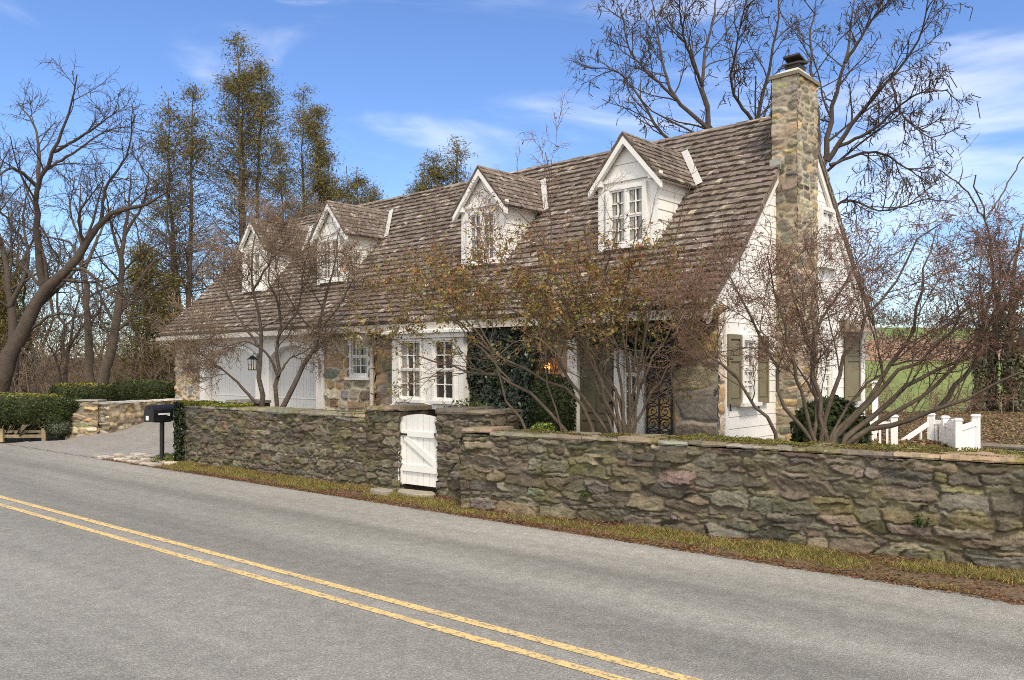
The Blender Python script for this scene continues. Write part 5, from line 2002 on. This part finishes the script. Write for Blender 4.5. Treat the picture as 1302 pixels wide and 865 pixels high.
# ------------------------------------------------------------------ hedges, bushes, ivy, moss, grass
def hedge(name, label, seed, c, sx, sy, sz, rz, n, pal, z0=0.0, top_pal=None, power=4.0, size=.06, cat='hedge', legs=0):
    rng = rs(seed)
    t = thing(name, label, cat, (c[0], c[1], c[2]), rz)

    def surf(k, shrink=1.0):
        d = norm(rng.normal(size=(k, 3)))
        r = (np.abs(d) ** power).sum(1) ** (-1 / power)
        p = d * r[:, None]
        b = 1 + (vnoise(seed, p[:, 0] * 2.2 * sx + 40, p[:, 2] * 2.2 * sz + p[:, 1] * 2 + 40, 3) - .5) * .22
        p = p * b[:, None] * shrink
        return p * [sx / 2, sy / 2, sz / 2] + [0, 0, z0 + sz / 2], d
    p, d = surf(n)
    p = p - d * (rng.rand(n, 1) ** 2 * .10)
    col = pick(rng, pal, n, .25)
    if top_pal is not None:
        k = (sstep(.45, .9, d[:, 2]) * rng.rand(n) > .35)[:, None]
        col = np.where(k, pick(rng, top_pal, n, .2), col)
    mb = MB()
    V, F, cc = diamonds(rng, p, size * rng.uniform(.6, 1.5, n), size * .55 * rng.uniform(.6, 1.4, n), col, d, .4)
    mb.add(V, F, cc)
    mb.build('leaves', M['leaf'], t)
    # branches inside
    m = 90
    q, d = surf(m, .93)
    a = np.column_stack([q[:, 0] * .5, q[:, 1] * .3, np.full(m, z0 + .02 if legs == 0 else 0)])
    mid = (a + q) / 2 + rng.normal(size=(m, 3)) * .05
    mb = MB()
    add_tubes(mb, np.stack([a, mid, q], 1), np.repeat(np.array([[.02, .014, .006]]), m, 0), 4)
    for k in range(legs):
        x = (k + .5) / legs * sx - sx / 2
        mb.tube([(x, 0, -.1), (x + .05, 0, z0 + .2)], [.05, .04], 6)
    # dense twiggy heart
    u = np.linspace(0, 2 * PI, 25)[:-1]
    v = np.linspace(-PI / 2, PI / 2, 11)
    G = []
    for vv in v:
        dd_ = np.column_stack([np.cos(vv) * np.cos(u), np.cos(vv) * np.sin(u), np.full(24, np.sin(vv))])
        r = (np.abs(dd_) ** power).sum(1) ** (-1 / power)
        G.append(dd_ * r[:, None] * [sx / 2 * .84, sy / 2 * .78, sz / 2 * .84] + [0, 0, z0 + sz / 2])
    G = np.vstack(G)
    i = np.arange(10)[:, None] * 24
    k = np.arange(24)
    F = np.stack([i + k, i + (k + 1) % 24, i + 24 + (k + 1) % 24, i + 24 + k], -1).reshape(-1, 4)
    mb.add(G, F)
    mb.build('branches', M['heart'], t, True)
    return t


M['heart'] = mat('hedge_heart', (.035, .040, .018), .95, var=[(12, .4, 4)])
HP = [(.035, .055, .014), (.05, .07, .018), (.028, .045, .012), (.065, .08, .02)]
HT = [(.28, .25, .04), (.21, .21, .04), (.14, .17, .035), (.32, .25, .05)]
c = P(15, 500, 19.6)
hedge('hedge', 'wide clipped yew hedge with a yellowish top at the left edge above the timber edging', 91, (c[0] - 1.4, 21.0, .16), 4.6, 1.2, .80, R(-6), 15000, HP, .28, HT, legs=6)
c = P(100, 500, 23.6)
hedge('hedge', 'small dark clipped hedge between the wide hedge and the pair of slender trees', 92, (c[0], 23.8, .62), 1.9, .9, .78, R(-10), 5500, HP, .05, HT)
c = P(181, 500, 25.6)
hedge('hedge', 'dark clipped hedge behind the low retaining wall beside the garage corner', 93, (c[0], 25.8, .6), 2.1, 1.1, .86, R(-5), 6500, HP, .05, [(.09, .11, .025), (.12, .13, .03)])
c = P(75, 552, 20.7)
hedge('lavender_bush', 'small round grey green lavender bush beside the timber edging', 94, (c[0], 20.7, .16), .62, .6, .56, 0, 2600, [(.13, .155, .10), (.17, .19, .13), (.10, .12, .07)], .0, None, 2.0, .09, 'bush')
c = P(1054, 540, 11.6)
hedge('evergreen_bush', 'dark evergreen bush among the shrub stems below the gable window', 95, (c[0], 11.6, .35), 1.0, .9, 1.15, 0, 2600, [(.035, .055, .016), (.05, .075, .02), (.07, .08, .03)], .0, None, 2.2, .12, 'bush')
c = hw(fx(703, -.45), -.45)
hedge('boxwood_bush', 'rounded dark green bush against the house between the ivy and the front door', 96, (c[0], c[1], .35), .75, .7, 1.45, 0, 3800, [(.022, .040, .012), (.032, .052, .016), (.045, .06, .02)], .0, None, 2.8, .055, 'bush')

# timber edging below the hedge
a, b = P(-40, 552, 20.8), P(61, 552, 20.8)
t = thing('timber_edging', 'low pale timber rails under the clipped hedge at the left edge', 'edging', (b[0], 20.8, .12), R(183))
for za, zb_ in ((.0, .08), (.13, .19)):
    mb = MB()
    mb.box((0, -.04, za), (2.3, .04, zb_))
    mb.build('rail', M['timber'], t)
for x in (.05, 1.1, 2.2):
    mb = MB()
    mb.box((x - .05, .041, -.1), (x + .05, .12, .24))
    mb.build('post', M['timber'], t)


def leaf_stuff(mb, rng, c, size, pal, nrm=None, flat=.5, jit=.25):
    n = len(c)
    V, F, cc = diamonds(rng, c, size * rng.uniform(.6, 1.5, n), size * .7 * rng.uniform(.6, 1.3, n), pick(rng, pal, n, jit), nrm, flat)
    mb.add(V, F, cc)


# ivy on the house front
IVP = [(.010, .020, .008), (.015, .028, .010), (.022, .036, .013), (.008, .014, .007), (.03, .04, .016)]
rng = rs(97)
n = 26000
x = rng.uniform(fx(590), fx(722), n)
z = rng.uniform(.2, 2.72, n)
x0, x1 = fx(594), fx(719)
nx = (x - x0) / (x1 - x0)
edge = (vnoise(5, x * 3 + 60, z * 3 + 60, 3) - .5) * .28
topz = 2.62 - .35 * np.abs(nx - .3) + edge
right = np.where(z < 1.55, 1.0, .80) + edge * .5
ok = (nx > .0 + edge * .35) & (nx < right) & (z < topz)
x, z = x[ok], z[ok]
n = len(x)
dep = .06 + .26 * vnoise(6, x * 2.2 + 30, z * 2.2 + 30, 3) + .10 * rng.rand(n)
w = C0[None] + x[:, None] * UX + (-dep)[:, None] * UY
org = np.array([*hw((x0 + x1) / 2, 0), .3])
nr = np.tile(np.array([-UY[0], -UY[1], .25]), (n, 1))
mb = MB()
leaf_stuff(mb, rng, np.column_stack([w, z]) - org, .085, IVP, norm(nr), .7)
t = thing('ivy', 'dark glossy ivy covering the stone between the bay window and the lit lantern', 'ivy', tuple(org))
mb.build('leaves', M['ivy'], t)
mb = MB()
for k in range(9):
    xx = rng.uniform(x0 + .2, x1 - .3)
    line = [(xx, .2)]
    for s in range(7):
        line.append((line[-1][0] + rng.normal() * .10, line[-1][1] + .32))
    pts = [np.append(hw(a, -.07), b) - org for a, b in line]
    mb.tube(pts, np.linspace(.022, .008, len(pts)), 6)
mb.build('stems', M['bark_shrub'], t)

# vine over the porch at the entrance
rng = rs(98)
n = 2600
x = rng.uniform(fx(742), fx(858), n)
z = rng.uniform(1.9, 2.75, n)
ok = z > 2.28 + .5 * (vnoise(7, x * 3 + 20, z * 2 + 20, 3) - .5) - .35 * sstep(fx(800), fx(840), x)
x, z = x[ok], z[ok]
w = C0[None] + x[:, None] * UX + (-rng.uniform(.12, .42, len(x)))[:, None] * UY
org = np.array([*hw(fx(800), -.3), 2.3])
mb = MB()
leaf_stuff(mb, rng, np.column_stack([w, z]) - org, .075, IVP + [(.05, .06, .02)], None)
t = thing('climbing_vine', 'dark climbing vine hanging under the eave over the front door', 'vine', tuple(org))
mb.build('leaves', M['ivy'], t)
mb = MB()
pts = [np.append(hw(fx(856, -.3) - .03 * math.sin(q * 2), -.30 + .02 * math.sin(q * 3)), .3 + q * .38) - org for q in range(6)]
pts += [np.append(hw(fx(840, -.3), -.28), 2.55) - org, np.append(hw(fx(800, -.3), -.26), 2.6) - org, np.append(hw(fx(760, -.3), -.26), 2.62) - org]
mb.tube(pts, np.linspace(.02, .008, len(pts)), 6)
mb.build('stem', M['bark_shrub'], t)

# ivy on the end of the left wall
rng = rs(99)
n = 3600
A_, d_, n_, Lw_ = LW
u = np.abs(rng.normal(size=n)) * .17
z = rng.uniform(0, 1.22, n)
side = rng.rand(n) < .45
XY = np.where(side[:, None], A_ - n_ * rng.uniform(0, .5, n)[:, None] - d_ * (.03 + .08 * rng.rand(n))[:, None], A_ + d_ * (u - .05)[:, None] + n_ * (.05 + .08 * rng.rand(n))[:, None])
keep = u < .10 + .32 * vnoise(8, z * 4 + 10, z * 0 + 3, 2)
c = np.column_stack([XY, z])[keep]
org = np.array([A_[0], A_[1], 0])
mb = MB()
leaf_stuff(mb, rng, c - org, .07, [(.020, .034, .012), (.03, .045, .016), (.014, .024, .010), (.05, .055, .02)], None)
t = thing('ivy', 'ivy growing up the end of the left wall beside the mailbox', 'ivy', tuple(org))
mb.build('leaves', M['ivy'], t)
mb = MB()
for k in range(4):
    q0 = A_ + d_ * (.05 + .06 * k) + n_ * .05 - org[:2]
    mb.tube([[q0[0], q0[1], 0], [q0[0] + .02, q0[1], .5], [q0[0] - .02, q0[1], 1.1]], [.014, .010, .005], 5)
mb.build('stems', M['bark_shrub'], t)

# moss and creeping plants along the wall tops
def moss_on(name, label, wall, ztop, n, seed, t0, t1, pal, s0=-.5, s1=.04, size=.035, dens=.5, hgt=.04):
    rng = rs(seed)
    A_, d_, n_, L_ = wall
    t = rng.uniform(t0, t1, n)
    s = rng.uniform(s0, s1, n)
    k = vnoise(seed, t * 2.2 + 15, s * 3 + 25, 4)
    ok = k > 1 - dens - .04
    t, s, k = t[ok], s[ok], k[ok]
    z = ztop + np.clip(k - (1 - dens), 0, 1) * hgt * 4 * rng.rand(len(t)) + .005
    XY = A_ + np.outer(t, d_) + np.outer(s, n_)
    mb = MB()
    leaf_stuff(mb, rng, np.column_stack([XY, z]), size, pal, np.tile([0, 0, 1.], (len(t), 1)), .2)
    return tag(mb.build(name, M['leaf']), label, 'moss', None, 'stuff')


MP = [(.13, .13, .03), (.18, .16, .035), (.10, .11, .03), (.20, .15, .05), (.16, .10, .045)]
moss_on('moss', 'olive and brown moss along the top of the long wall', RW, 1.085, 22000, 131, .1, 8.8, MP, s0=-.5, s1=-.03, dens=.47, hgt=.02, size=.022)
moss_on('ground_cover', 'low green creeping plants spilling over the back of the long wall', RW, 1.09, 12000, 132, 2.3, 8.8, [(.19, .20, .04), (.15, .17, .04), (.24, .21, .05), (.20, .15, .05)], s0=-.66, s1=-.24, dens=.44, hgt=.045, size=.024)
moss_on('moss', 'bright yellow green moss on the driveway end of the left wall', LW, 1.18, 7000, 133, .0, 1.7, [(.26, .28, .03), (.20, .24, .03), (.30, .28, .05)], dens=.72, hgt=.05, size=.032)
moss_on('moss', 'thin brown moss along the top of the left wall', LW, 1.175, 5000, 134, 1.5, 5.4, MP, dens=.40, hgt=.02, size=.025)

# small leafy plants on the wall
def tuft(name, label, pos, n, r, h, pal, size, seed):
    rng = rs(seed)
    d = norm(rng.normal(size=(n, 3)))
    d[:, 2] = np.abs(d[:, 2])
    p = d * rng.uniform(.5, 1, (n, 1)) * [r, r, h]
    mb = MB()
    leaf_stuff(mb, rng, p, size, pal, d, .3)
    t = thing(name, label, 'plant', tuple(pos))
    mb.build('leaves', M['leaf'], t)
    mb = MB()
    for k in range(14):
        e = p[rng.randint(n)] * .95
        mb.tube([(0, 0, -.12 if r > .15 else -.01), e * .5 + [0, 0, .02], e], [.006, .005, .003], 4)
    mb.build('stems', M['bark_shrub'], t)


c = P(596, 520, 12.6)
tuft('leafy_plant', 'young leafy plant below the bay window behind the right gate pier', (c[0], c[1], 1.12), 500, .42, .34, [(.14, .17, .05), (.18, .19, .07), (.10, .13, .04)], .06, 141)
c = P(690, 540, 11.25)
tuft('leafy_plant', 'small bright green plant behind the wall at the foot of the ivy', (c[0], c[1], 1.06), 260, .20, .12, [(.14, .20, .04), (.18, .24, .05)], .045, 142)
c = P(219, 584, 16.4)
tuft('leafy_plant', 'low green weeds at the foot of the mailbox post by the wall end', (c[0], c[1], .05), 700, .42, .16, [(.10, .14, .03), (.07, .10, .025), (.15, .15, .04)], .05, 143)
A_, d_, n_, L_ = RW
for k, (tt, zz, s) in enumerate(((5.6, .40, .10), (1.9, .36, .07), (6.65, .84, .12))):
    q = A_ + d_ * tt + n_ * .05
    tuft('leafy_plant', ['fern sprig rooted in the face of the long wall, low in its middle', 'tiny fern in a joint low in the wall nearest the gate', 'leafy sprig hanging high on the long wall near the right edge'][k], (q[0], q[1], zz), 110, s, s * 1.0, [(.05, .075, .02), (.07, .095, .03)], .04, 150 + k)

# verge: grass blades, fallen leaves
rng = rs(161)


def verge_points(n, rng, t0=-1.3, t1=16):
    t = rng.uniform(t0, t1, n)
    s = rng.uniform(-.06, 1.15, n)
    p = RO + np.outer(t, RD) + np.outer(s, RN)
    return t, s, p


# distance of the wall face from the road edge along the road
def wall_s(t):
    pa = [(-6.56, 16.22), (-1.70, 12.39), (-1.0, 11.9), (-.66, 11.10), (7.6, 5.62)]
    T = [(np.array(q) - RO) @ RD for q in pa]
    Sx = [(np.array(q) - RO) @ RN for q in pa]
    return np.interp(t, T, Sx)


t, s, p = verge_points(150000, rng)
ws = wall_s(t)
g = vnoise(9, t * 1.6 + 20, s * 3 + 20, 4)
f = s / ws
ok = (s < ws + .04) & (rng.rand(len(t)) < sstep(.43, .67, g + .28 * np.exp(-((f - .52) / .26) ** 2) - .10)) & (s > .02)
ok &= ~((t > 6.0 - .2) & (t < 7.0) & (rng.rand(len(t)) < .5))
t, s, p = t[ok], s[ok], p[ok]
n = len(t)
z = tz(p[:, 0], p[:, 1])
h_ = rng.uniform(.018, .055, n) * (1 + .4 * (rng.rand(n) > .93))
az = rng.rand(n) * 2 * PI
lean = rng.normal(size=(n, 2)) * .6
bw = .0045
a = np.column_stack([np.cos(az), np.sin(az), np.zeros(n)]) * bw
B0 = np.column_stack([p, z - .004])
tip = B0 + np.column_stack([lean * h_[:, None], h_])
V = np.stack([B0 - a, B0 + a, tip], 1).reshape(-1, 3)
col = pick(rng, [(.22, .22, .05), (.16, .18, .04), (.31, .26, .08), (.38, .30, .12), (.27, .22, .07), (.34, .28, .09)], n, .22)
mb = MB().add(V, np.arange(n * 3).reshape(-1, 3), np.repeat(col, 3, 0))
tag(mb.build('grass', M['leaf']), 'thin yellow green grass on the verge between wall and road', 'grass', None, 'stuff')

rng = rs(162)
t, s, p = verge_points(85000, rng)
ws = wall_s(t)
g = vnoise(19, t * 2 + 20, s * 4 + 20, 4)
wgt = np.exp(-(s / .12) ** 2) * 1.0 + .8 * sstep(.40, .95, s / ws) * g + .30
ok = (s < ws + .03) & (rng.rand(len(t)) < wgt)
t, s, p = t[ok], s[ok], p[ok]
n = len(t)
c = np.column_stack([p, tz(p[:, 0], p[:, 1]) + rng.uniform(.003, .02, n)])
V, F, cc = diamonds(rng, c, rng.uniform(.012, .05, n), rng.uniform(.006, .022, n), pick(rng, [(.19, .085, .04), (.23, .11, .05), (.15, .075, .04), (.27, .17, .09), (.12, .065, .035)], n, .25), np.tile([0, 0, 1.], (n, 1)), .85)
mb = MB().add(V, F, cc)
tag(mb.build('fallen_leaves', M['leaf']), 'rust brown fallen leaves and needles along the road edge', 'leaves', None, 'stuff')

rng = rs(171)
n = 60000
Y = 13 + 22.5 * rng.rand(n) ** .9
X = rng.uniform(300, 760, n) / FPX * Y
k = vnoise(23, X * .5 + 50, Y * .5 + 50, 4)
xl = (X - C0[0]) * UX[0] + (Y - C0[1]) * UX[1]
ok = (k > .31 + .34 * sstep(32.6, 34.5, Y)) & ((xl > .6) | (X > 7.4) | ((Y > 24) & (X > 4)))
X, Y = X[ok], Y[ok]
n = len(X)
c = np.column_stack([X, Y, tz(X, Y) + rng.uniform(.01, .05, n)])
V, F, cc = diamonds(rng, c, rng.uniform(.06, .16, n), rng.uniform(.03, .08, n), pick(rng, [(.22, .13, .07), (.28, .18, .10), (.17, .10, .06), (.15, .15, .04), (.32, .23, .14)], n, .25), np.tile([0, 0, 1.], (n, 1)), .6)
tag(MB().add(V, F, cc).build('leaf_litter', M['leaf']), 'brown leaf litter on the open ground beyond the white gates', 'leaves', None, 'stuff')

# ------------------------------------------------------------------ light, sky, camera
SUN_AZ = np.array([.26, -.966])
SUN_EL = R(52)
w = bpy.data.worlds.new('World')
scene.world = w
w.use_nodes = True
nt = w.node_tree
N, L = nt.nodes, nt.links
bg = N['Background']
sky = N.new('ShaderNodeTexSky')
sky.sky_type = 'NISHITA'
sky.sun_disc = False
sky.sun_elevation = SUN_EL
sky.sun_rotation = math.atan2(SUN_AZ[0], SUN_AZ[1])
sky.altitude = 100
sky.air_density = 1.0
sky.dust_density = .6
sky.ozone_density = 4.5
# thin cirrus: noise on the sky direction, mixed into the sky colour
tc = N.new('ShaderNodeTexCoord')
mp_ = N.new('ShaderNodeMapping')
mp_.inputs['Scale'].default_value = (1.0, 1.0, 4.2)
mp_.inputs['Location'].default_value = (.35, .1, .55)
L.new(tc.outputs['Generated'], mp_.inputs['Vector'])
nz = N.new('ShaderNodeTexNoise')
nz.inputs['Scale'].default_value = 2.6
nz.inputs['Detail'].default_value = 7
nz.inputs['Roughness'].default_value = .55
nz.inputs['Distortion'].default_value = .6
L.new(mp_.outputs[0], nz.inputs['Vector'])
mr = N.new('ShaderNodeMapRange')
mr.interpolation_type = 'SMOOTHSTEP'
mr.inputs[1].default_value, mr.inputs[2].default_value = .48, .76
mr.inputs[3].default_value, mr.inputs[4].default_value = 0, .42
L.new(nz.outputs['Fac'], mr.inputs[0])
mx = N.new('ShaderNodeMix')
mx.data_type = 'RGBA'
# bright cloud added out of view, over and behind the viewer, as fill light
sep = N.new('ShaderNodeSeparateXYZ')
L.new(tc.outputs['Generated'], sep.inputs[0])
fill_cloud = N.new('ShaderNodeMath')
fill_cloud.operation = 'MULTIPLY_ADD'
L.new(sep.outputs[1], fill_cloud.inputs[0])
fill_cloud.inputs[1].default_value = -.55
L.new(nz.outputs['Fac'], fill_cloud.inputs[2])
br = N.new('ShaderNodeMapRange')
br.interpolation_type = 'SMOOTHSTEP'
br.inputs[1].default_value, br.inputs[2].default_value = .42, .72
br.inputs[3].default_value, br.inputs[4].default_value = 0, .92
L.new(fill_cloud.outputs[0], br.inputs[0])
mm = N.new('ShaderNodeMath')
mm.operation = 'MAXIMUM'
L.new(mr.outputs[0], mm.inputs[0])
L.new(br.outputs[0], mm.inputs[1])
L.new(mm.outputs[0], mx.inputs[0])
hs = N.new('ShaderNodeHueSaturation')
hs.inputs['Hue'].default_value = .509
hs.inputs['Saturation'].default_value = 1.12
hs.inputs['Value'].default_value = 1.02
L.new(sky.outputs[0], hs.inputs['Color'])
L.new(hs.outputs[0], mx.inputs[6])
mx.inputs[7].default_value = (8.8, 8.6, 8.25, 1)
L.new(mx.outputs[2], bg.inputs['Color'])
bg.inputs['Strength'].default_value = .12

sd = bpy.data.lights.new('sun', 'SUN')
sd.energy = 2.05
sd.angle = R(11)
sd.color = (1, .88, .71)
so = bpy.data.objects.new('sun', sd)
COL.objects.link(so)
v = Vector((SUN_AZ[0] * math.cos(SUN_EL), SUN_AZ[1] * math.cos(SUN_EL), math.sin(SUN_EL)))
so.rotation_euler = v.to_track_quat('Z', 'Y').to_euler()
so.location = (6, -8, 12)

cam = bpy.data.cameras.new('camera')
cam.sensor_width = 36
cam.lens = FPX / 1302 * 36
cam.shift_y = (HYP - 432.5) / 1302
cam.clip_end = 3000
co = bpy.data.objects.new('camera', cam)
COL.objects.link(co)
co.location = (0, 0, H)
co.rotation_euler = (R(90), 0, 0)
scene.camera = co
scene.view_settings.view_transform = 'Standard'
scene.view_settings.look = 'None'
scene.view_settings.exposure = .78
scene.view_settings.gamma = 1
scene.cycles.max_bounces = 6
scene.cycles.use_denoising = False
scene.cycles.filter_width = 1.0
